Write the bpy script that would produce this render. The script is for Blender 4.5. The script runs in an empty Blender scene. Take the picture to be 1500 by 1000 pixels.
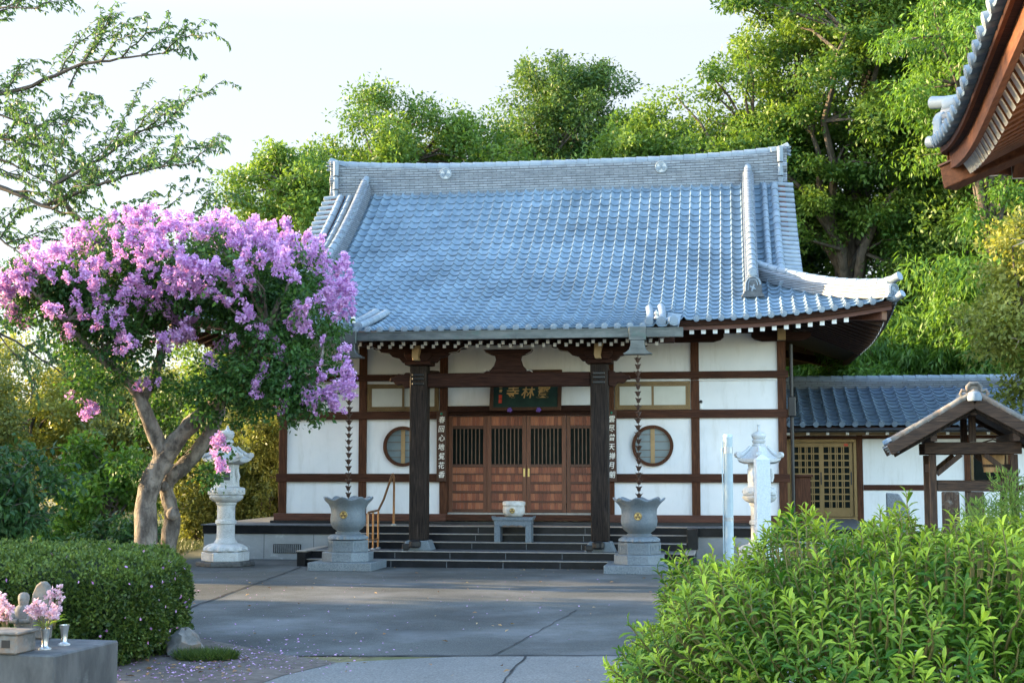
import bpy, math, random
import numpy as np
from mathutils import Vector, Matrix

SC = bpy.context.scene
COL = SC.collection
R = math.radians
pi = math.pi

# ------------------------------------------------------------------ camera
EYE = 1.95
FOC = 2083.3
PITCH = math.atan(185 / FOC)
cam_d = bpy.data.cameras.new('camera')
cam_d.sensor_width = 36.0
cam_d.lens = 50.0
cam_d.clip_start = 0.1
cam_d.clip_end = 3000
cam = bpy.data.objects.new('camera', cam_d)
cam.location = (0, 0, EYE)
cam.rotation_euler = (pi / 2 + PITCH, 0, 0)
COL.objects.link(cam)
SC.camera = cam

# ------------------------------------------------------------------ light
SUN_EL = R(13.5)
SUN_BACK = R(14.0)           # how far behind the picture plane the sun stands, on the left
sun_dir = Vector((-math.cos(SUN_BACK) * math.cos(SUN_EL), math.sin(SUN_BACK) * math.cos(SUN_EL), math.sin(SUN_EL)))
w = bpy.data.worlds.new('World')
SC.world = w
w.use_nodes = True
nt = w.node_tree
nt.nodes.clear()
sky = nt.nodes.new('ShaderNodeTexSky')
sky.sky_type = 'NISHITA'
sky.sun_disc = False
sky.sun_elevation = SUN_EL
sky.sun_rotation = math.atan2(sun_dir.x, sun_dir.y)
sky.air_density = 1.0
sky.dust_density = 1.0
sky.ozone_density = 1.0
bg = nt.nodes.new('ShaderNodeBackground')
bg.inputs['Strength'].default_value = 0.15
wo = nt.nodes.new('ShaderNodeOutputWorld')
# pale haze colour mixed into the sky towards the horizon
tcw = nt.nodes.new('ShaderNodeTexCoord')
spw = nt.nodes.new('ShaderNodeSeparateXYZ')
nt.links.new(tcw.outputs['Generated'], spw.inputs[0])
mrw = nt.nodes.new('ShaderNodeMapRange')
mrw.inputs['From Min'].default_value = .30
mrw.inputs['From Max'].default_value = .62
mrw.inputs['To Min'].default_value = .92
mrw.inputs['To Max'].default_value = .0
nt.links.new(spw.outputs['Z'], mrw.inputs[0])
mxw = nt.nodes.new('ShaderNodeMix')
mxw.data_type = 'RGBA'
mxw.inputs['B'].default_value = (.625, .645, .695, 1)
mry = nt.nodes.new('ShaderNodeMapRange')      # haze put on the far side only; brighter sky behind lights the facade
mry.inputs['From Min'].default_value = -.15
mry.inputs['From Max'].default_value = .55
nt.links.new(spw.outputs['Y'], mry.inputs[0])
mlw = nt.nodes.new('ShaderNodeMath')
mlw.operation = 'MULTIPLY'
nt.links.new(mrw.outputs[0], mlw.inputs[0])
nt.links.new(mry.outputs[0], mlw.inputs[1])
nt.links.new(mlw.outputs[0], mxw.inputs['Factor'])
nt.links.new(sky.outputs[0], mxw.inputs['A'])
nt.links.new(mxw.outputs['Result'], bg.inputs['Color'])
nt.links.new(bg.outputs[0], wo.inputs['Surface'])
sl = bpy.data.lights.new('sun', 'SUN')
sl.energy = 2.7
sl.angle = R(0.6)
sl.color = (1.0, 0.72, 0.38)
so = bpy.data.objects.new('sun', sl)
so.rotation_euler = sun_dir.to_track_quat('Z', 'Y').to_euler()
so.location = (-40, 20, 30)
COL.objects.link(so)

SC.view_settings.view_transform = 'Standard'
SC.view_settings.look = 'None'
SC.view_settings.exposure = 3.1
SC.view_settings.gamma = 1.0
SC.view_settings.use_curve_mapping = False
SC.cycles.use_denoising = True
SC.cycles.max_bounces = 6
SC.cycles.diffuse_bounces = 4
SC.cycles.glossy_bounces = 2
SC.cycles.transmission_bounces = 4
SC.cycles.transparent_max_bounces = 4
SC.cycles.caustics_reflective = False
SC.cycles.caustics_refractive = False

def at(px, py, d):
    """point at depth d metres seen at photo pixel px, py (used to survey the place)"""
    u = (px - 750) / FOC
    v = (500 - py) / FOC
    ry = math.cos(PITCH) - v * math.sin(PITCH)
    rz = math.sin(PITCH) + v * math.cos(PITCH)
    return Vector((u * d / ry, d, EYE + rz * d / ry))

# ------------------------------------------------------------------ materials
def mat(name, c1, c2=None, scale=5.0, stretch=(1, 1, 1), rough=0.6, bump=0.0, spec=0.4, metal=0.0,
        lo=0.35, hi=0.65, detail=6, big=0.0, big_scale=0.6, vary=0.0, bump_d=0.02, c3=None, c3_scale=1.2, c3_lo=.55, c3_hi=.75, c3_stretch=(1, 1, 1)):
    m = bpy.data.materials.new(name)
    m.use_nodes = True
    t = m.node_tree
    N, K = t.nodes, t.links
    p = N['Principled BSDF']
    p.inputs['Roughness'].default_value = rough
    p.inputs['Metallic'].default_value = metal
    p.inputs['Specular IOR Level'].default_value = spec
    tc = N.new('ShaderNodeTexCoord')
    mp = N.new('ShaderNodeMapping')
    mp.inputs['Scale'].default_value = stretch
    K.new(tc.outputs['Object'], mp.inputs[0])
    no = N.new('ShaderNodeTexNoise')
    no.inputs['Scale'].default_value = scale
    no.inputs['Detail'].default_value = detail
    no.inputs['Roughness'].default_value = 0.62
    K.new(mp.outputs[0], no.inputs['Vector'])
    rp = N.new('ShaderNodeValToRGB')
    rp.color_ramp.elements[0].position = lo
    rp.color_ramp.elements[1].position = hi
    rp.color_ramp.elements[0].color = (*c1, 1)
    rp.color_ramp.elements[1].color = (*(c2 or c1), 1)
    K.new(no.outputs['Fac'], rp.inputs[0])
    out = rp.outputs[0]
    if c3:
        n3 = N.new('ShaderNodeTexNoise')
        n3.inputs['Scale'].default_value = c3_scale
        n3.inputs['Detail'].default_value = 8
        n3.inputs['Roughness'].default_value = .7
        m3_ = N.new('ShaderNodeMapping')
        m3_.inputs['Scale'].default_value = c3_stretch
        K.new(tc.outputs['Object'], m3_.inputs[0])
        K.new(m3_.outputs[0], n3.inputs['Vector'])
        mr = N.new('ShaderNodeMapRange')
        mr.inputs['From Min'].default_value = c3_lo
        mr.inputs['From Max'].default_value = c3_hi
        K.new(n3.outputs['Fac'], mr.inputs[0])
        mx = N.new('ShaderNodeMix')
        mx.data_type = 'RGBA'
        mx.inputs['B'].default_value = (*c3, 1)
        K.new(mr.outputs[0], mx.inputs['Factor'])
        K.new(out, mx.inputs['A'])
        out = mx.outputs['Result']
    if big or vary:
        v = N.new('ShaderNodeHueSaturation')
        if big:
            n2 = N.new('ShaderNodeTexNoise')
            n2.inputs['Scale'].default_value = big_scale
            n2.inputs['Detail'].default_value = 4
            K.new(tc.outputs['Object'], n2.inputs['Vector'])
            mr = N.new('ShaderNodeMapRange')
            mr.inputs['From Min'].default_value = .3
            mr.inputs['From Max'].default_value = .7
            mr.inputs['To Min'].default_value = 1 - big
            mr.inputs['To Max'].default_value = 1 + big
            K.new(n2.outputs['Fac'], mr.inputs[0])
        else:
            oi = N.new('ShaderNodeObjectInfo')
            mr = N.new('ShaderNodeMapRange')
            mr.inputs['To Min'].default_value = 1 - vary
            mr.inputs['To Max'].default_value = 1 + vary
            K.new(oi.outputs['Random'], mr.inputs[0])
        K.new(mr.outputs[0], v.inputs['Value'])
        K.new(out, v.inputs['Color'])
        out = v.outputs[0]
    K.new(out, p.inputs['Base Color'])
    if bump:
        b = N.new('ShaderNodeBump')
        b.inputs['Strength'].default_value = bump
        b.inputs['Distance'].default_value = bump_d
        K.new(no.outputs['Fac'], b.inputs['Height'])
        K.new(b.outputs[0], p.inputs['Normal'])
    return m

def leaf_mat(name, dark, light, trans=0.4, rough=0.45, tcol=None, spec=0.3):
    """foliage: colour runs with the per-leaf attribute 'tint'"""
    m = bpy.data.materials.new(name)
    m.use_nodes = True
    t = m.node_tree
    N, K = t.nodes, t.links
    p = N['Principled BSDF']
    p.inputs['Roughness'].default_value = rough
    p.inputs['Specular IOR Level'].default_value = spec
    a = N.new('ShaderNodeAttribute')
    a.attribute_name = 'tint'
    rp = N.new('ShaderNodeValToRGB')
    rp.color_ramp.elements[0].color = (*dark, 1)
    rp.color_ramp.elements[1].color = (*light, 1)
    K.new(a.outputs['Fac'], rp.inputs[0])
    K.new(rp.outputs[0], p.inputs['Base Color'])
    tr = N.new('ShaderNodeBsdfTranslucent')
    if tcol:
        mx = N.new('ShaderNodeMix')
        mx.data_type = 'RGBA'
        mx.blend_type = 'MULTIPLY'
        mx.inputs['Factor'].default_value = 1
        mx.inputs['B'].default_value = (*tcol, 1)
        K.new(rp.outputs[0], mx.inputs['A'])
        K.new(mx.outputs['Result'], tr.inputs['Color'])
    else:
        K.new(rp.outputs[0], tr.inputs['Color'])
    ms = N.new('ShaderNodeMixShader')
    ms.inputs[0].default_value = trans
    K.new(p.outputs[0], ms.inputs[1])
    K.new(tr.outputs[0], ms.inputs[2])
    K.new(ms.outputs[0], N['Material Output'].inputs['Surface'])
    return m

def brick_ridge_mat(name, c1, c2, mortar, bw=.24, rh=.062):
    m = mat(name, c1, c2, scale=6, rough=.45, spec=.4)
    t = m.node_tree
    N, K = t.nodes, t.links
    p = N['Principled BSDF']
    tc = N.new('ShaderNodeTexCoord')
    sp = N.new('ShaderNodeSeparateXYZ')
    K.new(tc.outputs['Object'], sp.inputs[0])
    ad = N.new('ShaderNodeMath')
    ad.operation = 'ADD'
    K.new(sp.outputs['X'], ad.inputs[0])
    K.new(sp.outputs['Y'], ad.inputs[1])
    cb = N.new('ShaderNodeCombineXYZ')
    K.new(ad.outputs[0], cb.inputs['X'])
    K.new(sp.outputs['Z'], cb.inputs['Y'])
    br = N.new('ShaderNodeTexBrick')
    br.inputs['Scale'].default_value = 1
    br.inputs['Brick Width'].default_value = bw
    br.inputs['Row Height'].default_value = rh
    br.inputs['Mortar Size'].default_value = .009
    br.inputs['Color1'].default_value = (1, 1, 1, 1)
    br.inputs['Color2'].default_value = (.72, .72, .74, 1)
    br.inputs['Mortar'].default_value = (*mortar, 1)
    K.new(cb.outputs[0], br.inputs['Vector'])
    old = p.inputs['Base Color'].links[0].from_socket
    mx = N.new('ShaderNodeMix')
    mx.data_type = 'RGBA'
    mx.blend_type = 'MULTIPLY'
    mx.inputs['Factor'].default_value = 1
    K.new(old, mx.inputs['A'])
    K.new(br.outputs['Color'], mx.inputs['B'])
    K.new(mx.outputs['Result'], p.inputs['Base Color'])
    b = N.new('ShaderNodeBump')
    b.inputs['Strength'].default_value = .8
    b.inputs['Distance'].default_value = .015
    b.invert = True
    K.new(br.outputs['Fac'], b.inputs['Height'])
    K.new(b.outputs[0], p.inputs['Normal'])
    return m

M = {}
M['tile'] = mat('roof_tile_grey', (.128, .188, .245), (.182, .25, .31), scale=3, rough=.66, spec=.16, big=.2, big_scale=.7, c3=(.085, .105, .125), c3_scale=2.6, c3_lo=.52, c3_hi=.85)
M['tile_dark'] = mat('roof_tile_slate', (.085, .125, .175), (.13, .185, .25), scale=3, rough=.4, spec=.5, big=.15)
M['ridge'] = brick_ridge_mat('ridge_tile_courses', (.25, .285, .32), (.18, .21, .24), (.42, .43, .45))
M['ridge2'] = brick_ridge_mat('slope_ridge_courses', (.235, .265, .295), (.18, .21, .24), (.42, .43, .45), bw=.3, rh=.055)
M['cap'] = mat('cap_tile_grey', (.165, .21, .26), (.235, .285, .325), scale=4, rough=.55, spec=.25, big=.12)
M['oni'] = mat('ornament_tile_dark', (.045, .052, .06), (.09, .10, .11), scale=14, rough=.55)
M['plaster'] = mat('white_plaster', (.78, .79, .79), (.86, .86, .855), scale=1.6, rough=.85, spec=.2, bump=.12, lo=.3, hi=.7, c3=(.60, .59, .55), c3_scale=1.5, c3_lo=.52, c3_hi=.92, c3_stretch=(3.2, 3.2, .55))
M['wood'] = mat('brown_post_wood', (.045, .018, .010), (.115, .046, .022), scale=7, stretch=(6, 6, .5), rough=.65, spec=.15, bump=.25, big=.2, big_scale=.8)
M['beam'] = mat('brown_beam_wood', (.038, .015, .009), (.085, .034, .018), scale=7, stretch=(.4, 6, 6), rough=.65, spec=.15, bump=.25, big=.2, big_scale=.8)
M['dark'] = mat('dark_weathered_wood', (.010, .008, .007), (.038, .027, .021), scale=8, stretch=(7, 7, .35), rough=.7, spec=.12, bump=.4, c3=(.085, .062, .048), c3_scale=3, c3_lo=.55, c3_hi=.8, c3_stretch=(4, 4, .5))
M['darkbeam'] = mat('dark_porch_beam', (.018, .008, .006), (.052, .022, .014), scale=7, stretch=(.4, 6, 6), rough=.7, spec=.12, bump=.3)
M['eave'] = mat('eave_board_wood', (.030, .015, .010), (.065, .030, .018), scale=6, stretch=(5, .6, 5), rough=.7, bump=.15)
M['eave2'] = mat('warm_brown_rafter_wood', (.085, .034, .017), (.16, .066, .032), scale=6, stretch=(5, .6, 5), rough=.7, bump=.15, spec=.15)
M['fascia'] = mat('fascia_red_wood', (.065, .022, .012), (.12, .042, .022), scale=6, stretch=(.5, 5, 5), rough=.6, bump=.2)
M['whitepaint'] = mat('white_rafter_paint', (.78, .78, .76), (.84, .84, .82), rough=.6)
M['doorwood'] = mat('door_frame_wood', (.10, .036, .016), (.17, .062, .028), scale=7, stretch=(6, 6, .5), rough=.5, bump=.15)
M['doorrail'] = mat('door_rail_wood', (.065, .024, .012), (.11, .042, .02), scale=7, stretch=(.5, 6, 6), rough=.5, bump=.15)
M['board_a'] = mat('door_board_light', (.27, .085, .036), (.38, .135, .06), scale=8, stretch=(7, 7, .6), rough=.5)
M['board_b'] = mat('door_board_red', (.19, .054, .024), (.28, .085, .038), scale=8, stretch=(7, 7, .6), rough=.5)
M['board_c'] = mat('door_board_deep', (.13, .038, .018), (.20, .06, .028), scale=8, stretch=(7, 7, .6), rough=.5)
M['lattice'] = mat('lattice_bar_wood', (.09, .05, .028), (.16, .09, .05), scale=8, stretch=(6, 6, .6), rough=.5)
M['glass'] = mat('dark_window_glass', (.006, .009, .008), (.012, .016, .014), rough=.3, spec=.03)
M['paper'] = mat('pale_window_paper', (.52, .52, .45), (.60, .60, .53), scale=2, rough=.35, spec=.4)
M['shoji'] = mat('round_window_shoji', (.155, .205, .22), (.21, .265, .28), scale=2, rough=.3, spec=.3)
M['tanwood'] = mat('tan_window_wood', (.34, .22, .10), (.42, .28, .13), scale=6, rough=.55)
M['bronze'] = mat('bronze_window_metal', (.15, .095, .04), (.20, .13, .055), scale=3, rough=.4, metal=.3)
M['bronze2'] = mat('bronze_lattice_metal', (.21, .135, .05), (.26, .17, .07), scale=3, rough=.4, metal=.3)
M['copper'] = mat('gutter_copper', (.065, .075, .075), (.12, .13, .125), scale=4, stretch=(1, 1, 3), rough=.45, metal=.5, c3=(.06, .11, .10), c3_scale=3)
M['chain'] = mat('rain_chain_copper', (.07, .045, .035), (.14, .085, .06), scale=20, rough=.45, metal=.6)
M['blacktile'] = mat('black_step_tile', (.006, .007, .009), (.013, .014, .017), scale=6, rough=.3, spec=.2)
M['steptop'] = mat('step_top_stone', (.06, .068, .08), (.11, .12, .135), scale=18, rough=.5, big=.15)
M['nosing'] = mat('step_edge_stone', (.30, .27, .24), (.40, .36, .31), scale=14, rough=.45)
M['concrete'] = mat('foundation_concrete', (.24, .25, .25), (.34, .35, .35), scale=1.4, rough=.8, bump=.15, c3=(.46, .47, .47), c3_scale=2.2, c3_lo=.58, c3_hi=.72)
M['granite'] = mat('grey_granite', (.085, .110, .128), (.205, .235, .255), scale=70, rough=.5, detail=3, big=.12, big_scale=1.5)
M['granite_dark'] = mat('dark_granite', (.10, .115, .13), (.24, .265, .285), scale=70, rough=.4, detail=3, big=.18, big_scale=1.2)
M['beigestone'] = mat('beige_marble', (.50, .46, .40), (.70, .67, .61), scale=9, rough=.5, detail=5, c3=(.42, .36, .30), c3_scale=6, c3_lo=.58, c3_hi=.75)
M['poststone'] = mat('pale_post_granite', (.50, .56, .60), (.66, .71, .74), scale=60, rough=.6, detail=3, big=.06)
M['whitestone'] = mat('white_granite', (.40, .42, .425), (.62, .63, .62), scale=60, rough=.6, detail=3, big=.1, big_scale=2, c3=(.24, .235, .22), c3_scale=5, c3_lo=.54, c3_hi=.78)
M['slabstone'] = mat('dark_slab_stone', (.05, .05, .05), (.12, .12, .115), scale=12, rough=.8, bump=.3)
M['oldstone'] = mat('old_mossy_stone', (.10, .10, .095), (.22, .215, .20), scale=9, rough=.85, bump=.5, c3=(.24, .15, .09), c3_scale=5, c3_lo=.5, c3_hi=.72)
M['blockstone'] = mat('dark_block_concrete', (.05, .055, .058), (.115, .12, .12), scale=5, stretch=(1, 1, .45), rough=.7, bump=.25, c3=(.19, .2, .2), c3_scale=3.2, c3_lo=.6, c3_hi=.8)
M['gold'] = mat('gold_emblem', (.62, .44, .13), (.75, .55, .2), scale=8, rough=.4, metal=.3)
M['goldink'] = mat('gold_lettering', (.60, .36, .12), (.72, .46, .18), scale=8, rough=.5)
M['whiteink'] = mat('white_lettering', (.75, .72, .64), (.85, .82, .75), scale=8, rough=.6)
M['redseal'] = mat('red_seal_paint', (.55, .06, .03), rough=.6)
M['greendot'] = mat('green_knob', (.01, .22, .13), rough=.4)
M['plaque'] = mat('plaque_green_board', (.006, .028, .024), (.012, .042, .034), scale=5, rough=.5)
M['signwood'] = mat('sign_board_wood', (.05, .022, .012), (.085, .036, .018), scale=7, stretch=(6, 6, .4), rough=.6)
M['purple'] = mat('purple_cord', (.10, .05, .30), (.16, .09, .4), scale=9, rough=.8)
M['brass'] = mat('bronze_handrail', (.32, .17, .08), (.42, .23, .11), scale=9, rough=.3, metal=.75)
M['black'] = mat('black_metal', (.012, .012, .013), (.02, .02, .022), rough=.4)
M['pole'] = mat('painted_steel_pole', (.42, .52, .56), (.50, .60, .64), scale=5, rough=.4)
M['steel'] = mat('galvanised_strap', (.35, .38, .39), (.5, .52, .53), scale=20, rough=.4, metal=.5)
M['vase'] = mat('stainless_vase', (.45, .47, .48), (.6, .62, .62), scale=20, rough=.28, metal=.9)
M['agedwood'] = mat('aged_pavilion_wood', (.022, .013, .009), (.085, .05, .031), scale=8, stretch=(6, 6, .5), rough=.75, bump=.4)
M['agedbeam'] = mat('aged_pavilion_beam', (.022, .013, .009), (.085, .05, .031), scale=8, stretch=(.5, .5, 6), rough=.75, bump=.4)
M['mossywood'] = mat('mossy_wood', (.030, .020, .014), (.10, .065, .045), scale=8, stretch=(5, 5, .7), rough=.85, bump=.5, c3=(.22, .22, .2), c3_scale=7, c3_lo=.55, c3_hi=.72)
M['bucket'] = mat('pale_bucket_wood', (.45, .27, .12), (.58, .37, .18), scale=8, stretch=(7, 7, .6), rough=.6)
M['bark'] = mat('smooth_mottled_bark', (.085, .068, .054), (.25, .21, .17), scale=5, stretch=(1, 1, .5), rough=.85, bump=.9, bump_d=.08, lo=.4, hi=.62, c3=(.035, .028, .024), c3_scale=7, c3_lo=.50, c3_hi=.68)
M['treebark'] = mat('grey_brown_bark', (.04, .033, .027), (.11, .09, .072), scale=4, stretch=(2, 2, .5), rough=.9, bump=.6, bump_d=.05)
M['thinbark'] = mat('dark_twig_bark', (.05, .042, .036), (.10, .085, .07), scale=6, rough=.9)
M['deadwood'] = mat('bare_branch_wood', (.22, .17, .12), (.34, .27, .2), scale=6, rough=.9)
M['stem'] = mat('green_stem', (.08, .085, .025), (.17, .14, .05), scale=9, rough=.6)
M['asphalt'] = mat('courtyard_asphalt', (.050, .054, .051), (.108, .113, .107), scale=60, rough=.85, detail=4, bump=.5, bump_d=.006, big=.3, big_scale=.45, c3=(.15, .157, .16), c3_scale=.55, c3_lo=.46, c3_hi=.74, spec=.15)
M['asphalt2'] = mat('driveway_asphalt', (.10, .105, .10), (.21, .215, .208), scale=60, rough=.9, detail=3, bump=.5, bump_d=.006, big=.12, big_scale=.8)
M['crack'] = mat('asphalt_joint_tar', (.026, .028, .03), (.055, .058, .06), scale=3, rough=.9, spec=.1)
M['soil'] = mat('bare_soil', (.075, .062, .052), (.14, .118, .10), scale=9, rough=.95, bump=.6, bump_d=.02, big=.2, big_scale=1.2)
M['earth'] = mat('dry_grass_ground', (.085, .075, .035), (.22, .19, .085), scale=5, rough=.95, bump=.6, bump_d=.04, c3=(.06, .09, .025), c3_scale=.5, c3_lo=.45, c3_hi=.6)

# leaves
M['lf_zelkova'] = leaf_mat('zelkova_leaves', (.046, .115, .024), (.165, .26, .045), .42, tcol=(1.3, 1.25, .6))
M['lf_camphor'] = leaf_mat('evergreen_leaves', (.034, .088, .026), (.125, .20, .044), .36, tcol=(1.2, 1.2, .6))
M['lf_deep'] = leaf_mat('deep_green_leaves', (.022, .068, .024), (.075, .155, .042), .32, tcol=(1.2, 1.2, .6))
M['lf_bamboo'] = leaf_mat('bamboo_leaves', (.055, .135, .024), (.17, .31, .05), .44, tcol=(1.2, 1.2, .6))
M['lf_yellow'] = leaf_mat('yellow_green_leaves', (.14, .175, .036), (.31, .32, .07), .45, tcol=(1.2, 1.15, .6))
M['lf_conifer'] = leaf_mat('hedge_conifer_leaves', (.09, .125, .036), (.24, .26, .07), .42, tcol=(1.2, 1.15, .6))
M['lf_cherry'] = leaf_mat('cherry_leaves', (.05, .115, .045), (.13, .235, .08), .5, tcol=(1.2, 1.2, .7))
M['lf_myrtle'] = leaf_mat('crape_myrtle_leaves', (.024, .078, .022), (.09, .19, .042), .36, tcol=(1.3, 1.3, .6))
M['lf_box'] = leaf_mat('clipped_azalea_leaves', (.026, .058, .012), (.16, .23, .04), .28)
M['lf_pieris'] = leaf_mat('shrub_shoot_leaves', (.040, .13, .012), (.50, .65, .06), .36, rough=.42, spec=.3)
M['lf_nandina'] = leaf_mat('fine_feathery_leaves', (.10, .21, .035), (.24, .38, .08), .4)
M['petal'] = leaf_mat('purple_blossom_petals', (.50, .24, .54), (.82, .57, .83), .35, tcol=(1.1, .9, 1.1))
M['pinkpetal'] = leaf_mat('pale_pink_petals', (.62, .34, .44), (.85, .66, .72), .3)
M['whitepetal'] = leaf_mat('white_lilac_petals', (.62, .52, .66), (.82, .74, .84), .3)
M['fallen'] = leaf_mat('fallen_petals_lilac', (.40, .16, .42), (.68, .42, .68), .1)
M['dryleaf'] = leaf_mat('dry_fallen_leaves', (.25, .11, .04), (.55, .36, .14), .2)
M['grassblade'] = leaf_mat('grass_blades', (.04, .06, .02), (.12, .14, .05), .3)

# ------------------------------------------------------------------ object helpers
def tag(o, label=None, cat=None, group=None, kind=None):
    if label: o['label'] = label
    if cat: o['category'] = cat
    if group: o['group'] = group
    if kind: o['kind'] = kind
    return o

def thing(name, label, cat, loc=(0, 0, 0), rz=0.0, group=None):
    o = bpy.data.objects.new(name, None)
    o.empty_display_size = .2
    o.location = loc
    o.rotation_euler = (0, 0, rz)
    COL.objects.link(o)
    return tag(o, label, cat, group)

def children(o):
    return [c for c in COL.objects if c.parent == o]

def copy_tree(o, parent=None):
    c = o.copy()
    COL.objects.link(c)
    if parent: c.parent = parent
    for ch in children(o):
        copy_tree(ch, c)
    return c

def link(name, me, m, parent=None):
    o = bpy.data.objects.new(name, me)
    if m and not me.materials: me.materials.append(m)
    COL.objects.link(o)
    if parent: o.parent = parent
    return o

class MB:
    """collects shapes that become ONE mesh"""
    def __init__(s):
        s.v = []
        s.f = []
    def add(s, vs, fs):
        b = len(s.v)
        s.v += [tuple(p) for p in vs]
        s.f += [tuple(i + b for i in f) for f in fs]
        return s
    def box(s, x0, x1, y0, y1, z0, z1):
        return s.add([(x0, y0, z0), (x1, y0, z0), (x1, y1, z0), (x0, y1, z0), (x0, y0, z1), (x1, y0, z1), (x1, y1, z1), (x0, y1, z1)],
                     [(0, 3, 2, 1), (4, 5, 6, 7), (0, 1, 5, 4), (1, 2, 6, 5), (2, 3, 7, 6), (3, 0, 4, 7)])
    def beam(s, a, b, w, h, up=(0, 0, 1)):
        """rectangular bar from a to b, w wide and h high"""
        a, b = Vector(a), Vector(b)
        d = (b - a).normalized()
        sd = d.cross(Vector(up)).normalized()
        u = sd.cross(d)
        vs = []
        for p in (a, b):
            for i, j in ((-1, -1), (1, -1), (1, 1), (-1, 1)):
                vs.append(p + sd * (i * w / 2) + u * (j * h / 2))
        return s.add(vs, [(3, 2, 1, 0), (4, 5, 6, 7), (0, 1, 5, 4), (1, 2, 6, 5), (2, 3, 7, 6), (3, 0, 4, 7)])
    def tube(s, pts, rad, n=8, cap=True):
        pts = [Vector(p) for p in pts]
        if not hasattr(rad, '__len__'): rad = [rad] * len(pts)
        rings = []
        ref = Vector((0.31, 0.17, 0.93)).normalized()
        d0 = (pts[1] - pts[0]).normalized()
        if abs(d0.dot(ref)) > .9: ref = Vector((1, 0, 0))
        x = d0.cross(ref).normalized()
        vs = []
        for i, p in enumerate(pts):
            d = ((pts[min(i + 1, len(pts) - 1)] - pts[max(i - 1, 0)])).normalized()
            x = (x - d * x.dot(d)).normalized()
            y = d.cross(x)
            for k in range(n):
                a = 2 * pi * k / n
                vs.append(p + (x * math.cos(a) + y * math.sin(a)) * rad[i])
        fs = []
        for i in range(len(pts) - 1):
            for k in range(n):
                fs.append((i * n + k, i * n + (k + 1) % n, (i + 1) * n + (k + 1) % n, (i + 1) * n + k))
        if cap:
            fs.append(tuple(range(n - 1, -1, -1)))
            fs.append(tuple(range((len(pts) - 1) * n, len(pts) * n)))
        return s.add(vs, fs)
    def lathe(s, prof, n=24, c=(0, 0, 0), mod=None, rot=0.0, cap=True):
        """prof: list of (radius, z); mod(angle, i) scales the radius and shifts z"""
        vs = []
        for i, (r, z) in enumerate(prof):
            for k in range(n):
                a = 2 * pi * k / n + rot
                rr, dz = (1, 0) if not mod else mod(a, i)
                vs.append((c[0] + r * rr * math.cos(a), c[1] + r * rr * math.sin(a), c[2] + z + dz))
        fs = []
        for i in range(len(prof) - 1):
            for k in range(n):
                fs.append((i * n + k, i * n + (k + 1) % n, (i + 1) * n + (k + 1) % n, (i + 1) * n + k))
        if cap:
            fs.append(tuple(range(n - 1, -1, -1)))
            fs.append(tuple(range((len(prof) - 1) * n, len(prof) * n)))
        return s.add(vs, fs)
    def prism(s, poly, fn, t0, t1):
        """extrude a 2-D outline between t0 and t1; fn(a, b, t) gives the point"""
        n = len(poly)
        vs = [fn(a, b, t0) for a, b in poly] + [fn(a, b, t1) for a, b in poly]
        fs = [tuple(range(n - 1, -1, -1)), tuple(range(n, 2 * n))]
        fs += [(i, (i + 1) % n, n + (i + 1) % n, n + i) for i in range(n)]
        return s.add(vs, fs)
    def sweep(s, path, prof, closed=True, up=(0, 0, 1), scale=None):
        """sweep profile (side, up) along path"""
        path = [Vector(p) for p in path]
        vs = []
        n = len(prof)
        for i, p in enumerate(path):
            d = (path[min(i + 1, len(path) - 1)] - path[max(i - 1, 0)]).normalized()
            sd = d.cross(Vector(up)).normalized()
            u = sd.cross(d)
            k = scale[i] if scale else 1
            for a, b in prof:
                vs.append(p + sd * a * k + u * b * k)
        fs = []
        m = n if closed else n - 1
        for i in range(len(path) - 1):
            for k in range(m):
                fs.append((i * n + k, i * n + (k + 1) % n, (i + 1) * n + (k + 1) % n, (i + 1) * n + k))
        if closed:
            fs.append(tuple(range(n)))
            fs.append(tuple(range(len(path) * n - 1, (len(path) - 1) * n - 1, -1)))
        return s.add(vs, fs)
    def build(s, name, m, parent=None, bevel=0.0, smooth=False, seg=1, fix=True):
        me = bpy.data.meshes.new(name)
        me.from_pydata(s.v, [], s.f)
        if fix:
            import bmesh
            bm = bmesh.new()
            bm.from_mesh(me)
            bmesh.ops.recalc_face_normals(bm, faces=bm.faces)
            bm.to_mesh(me)
            bm.free()
        o = link(name, me, m, parent)
        if smooth:
            for p in me.polygons: p.use_smooth = True
            try:
                me.set_sharp_from_angle(angle=R(smooth if smooth is not True else 40))
            except Exception:
                pass
        if bevel:
            b = o.modifiers.new('bevel', 'BEVEL')
            b.width = bevel
            b.segments = seg
            b.limit_method = 'ANGLE'
            b.angle_limit = R(50)
        return o

def np_mesh(name, V, F, m, tint=None, smooth=False):
    """mesh straight from arrays: F is (n,4) or (n,3)"""
    V = np.asarray(V, np.float32)
    F = np.asarray(F, np.int32)
    k = F.shape[1]
    me = bpy.data.meshes.new(name)
    me.vertices.add(len(V))
    me.vertices.foreach_set('co', V.ravel())
    me.loops.add(F.size)
    me.loops.foreach_set('vertex_index', F.ravel())
    me.polygons.add(len(F))
    me.polygons.foreach_set('loop_start', np.arange(0, F.size, k, dtype=np.int32))
    me.polygons.foreach_set('loop_total', np.full(len(F), k, np.int32))
    if smooth: me.polygons.foreach_set('use_smooth', np.ones(len(F), bool))
    me.update(calc_edges=True)
    if tint is not None:
        a = me.attributes.new('tint', 'FLOAT', 'POINT')
        a.data.foreach_set('value', np.asarray(tint, np.float32))
    if m: me.materials.append(m)
    return me

def unit(a):
    return a / np.maximum(np.linalg.norm(a, axis=-1, keepdims=True), 1e-9)

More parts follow.
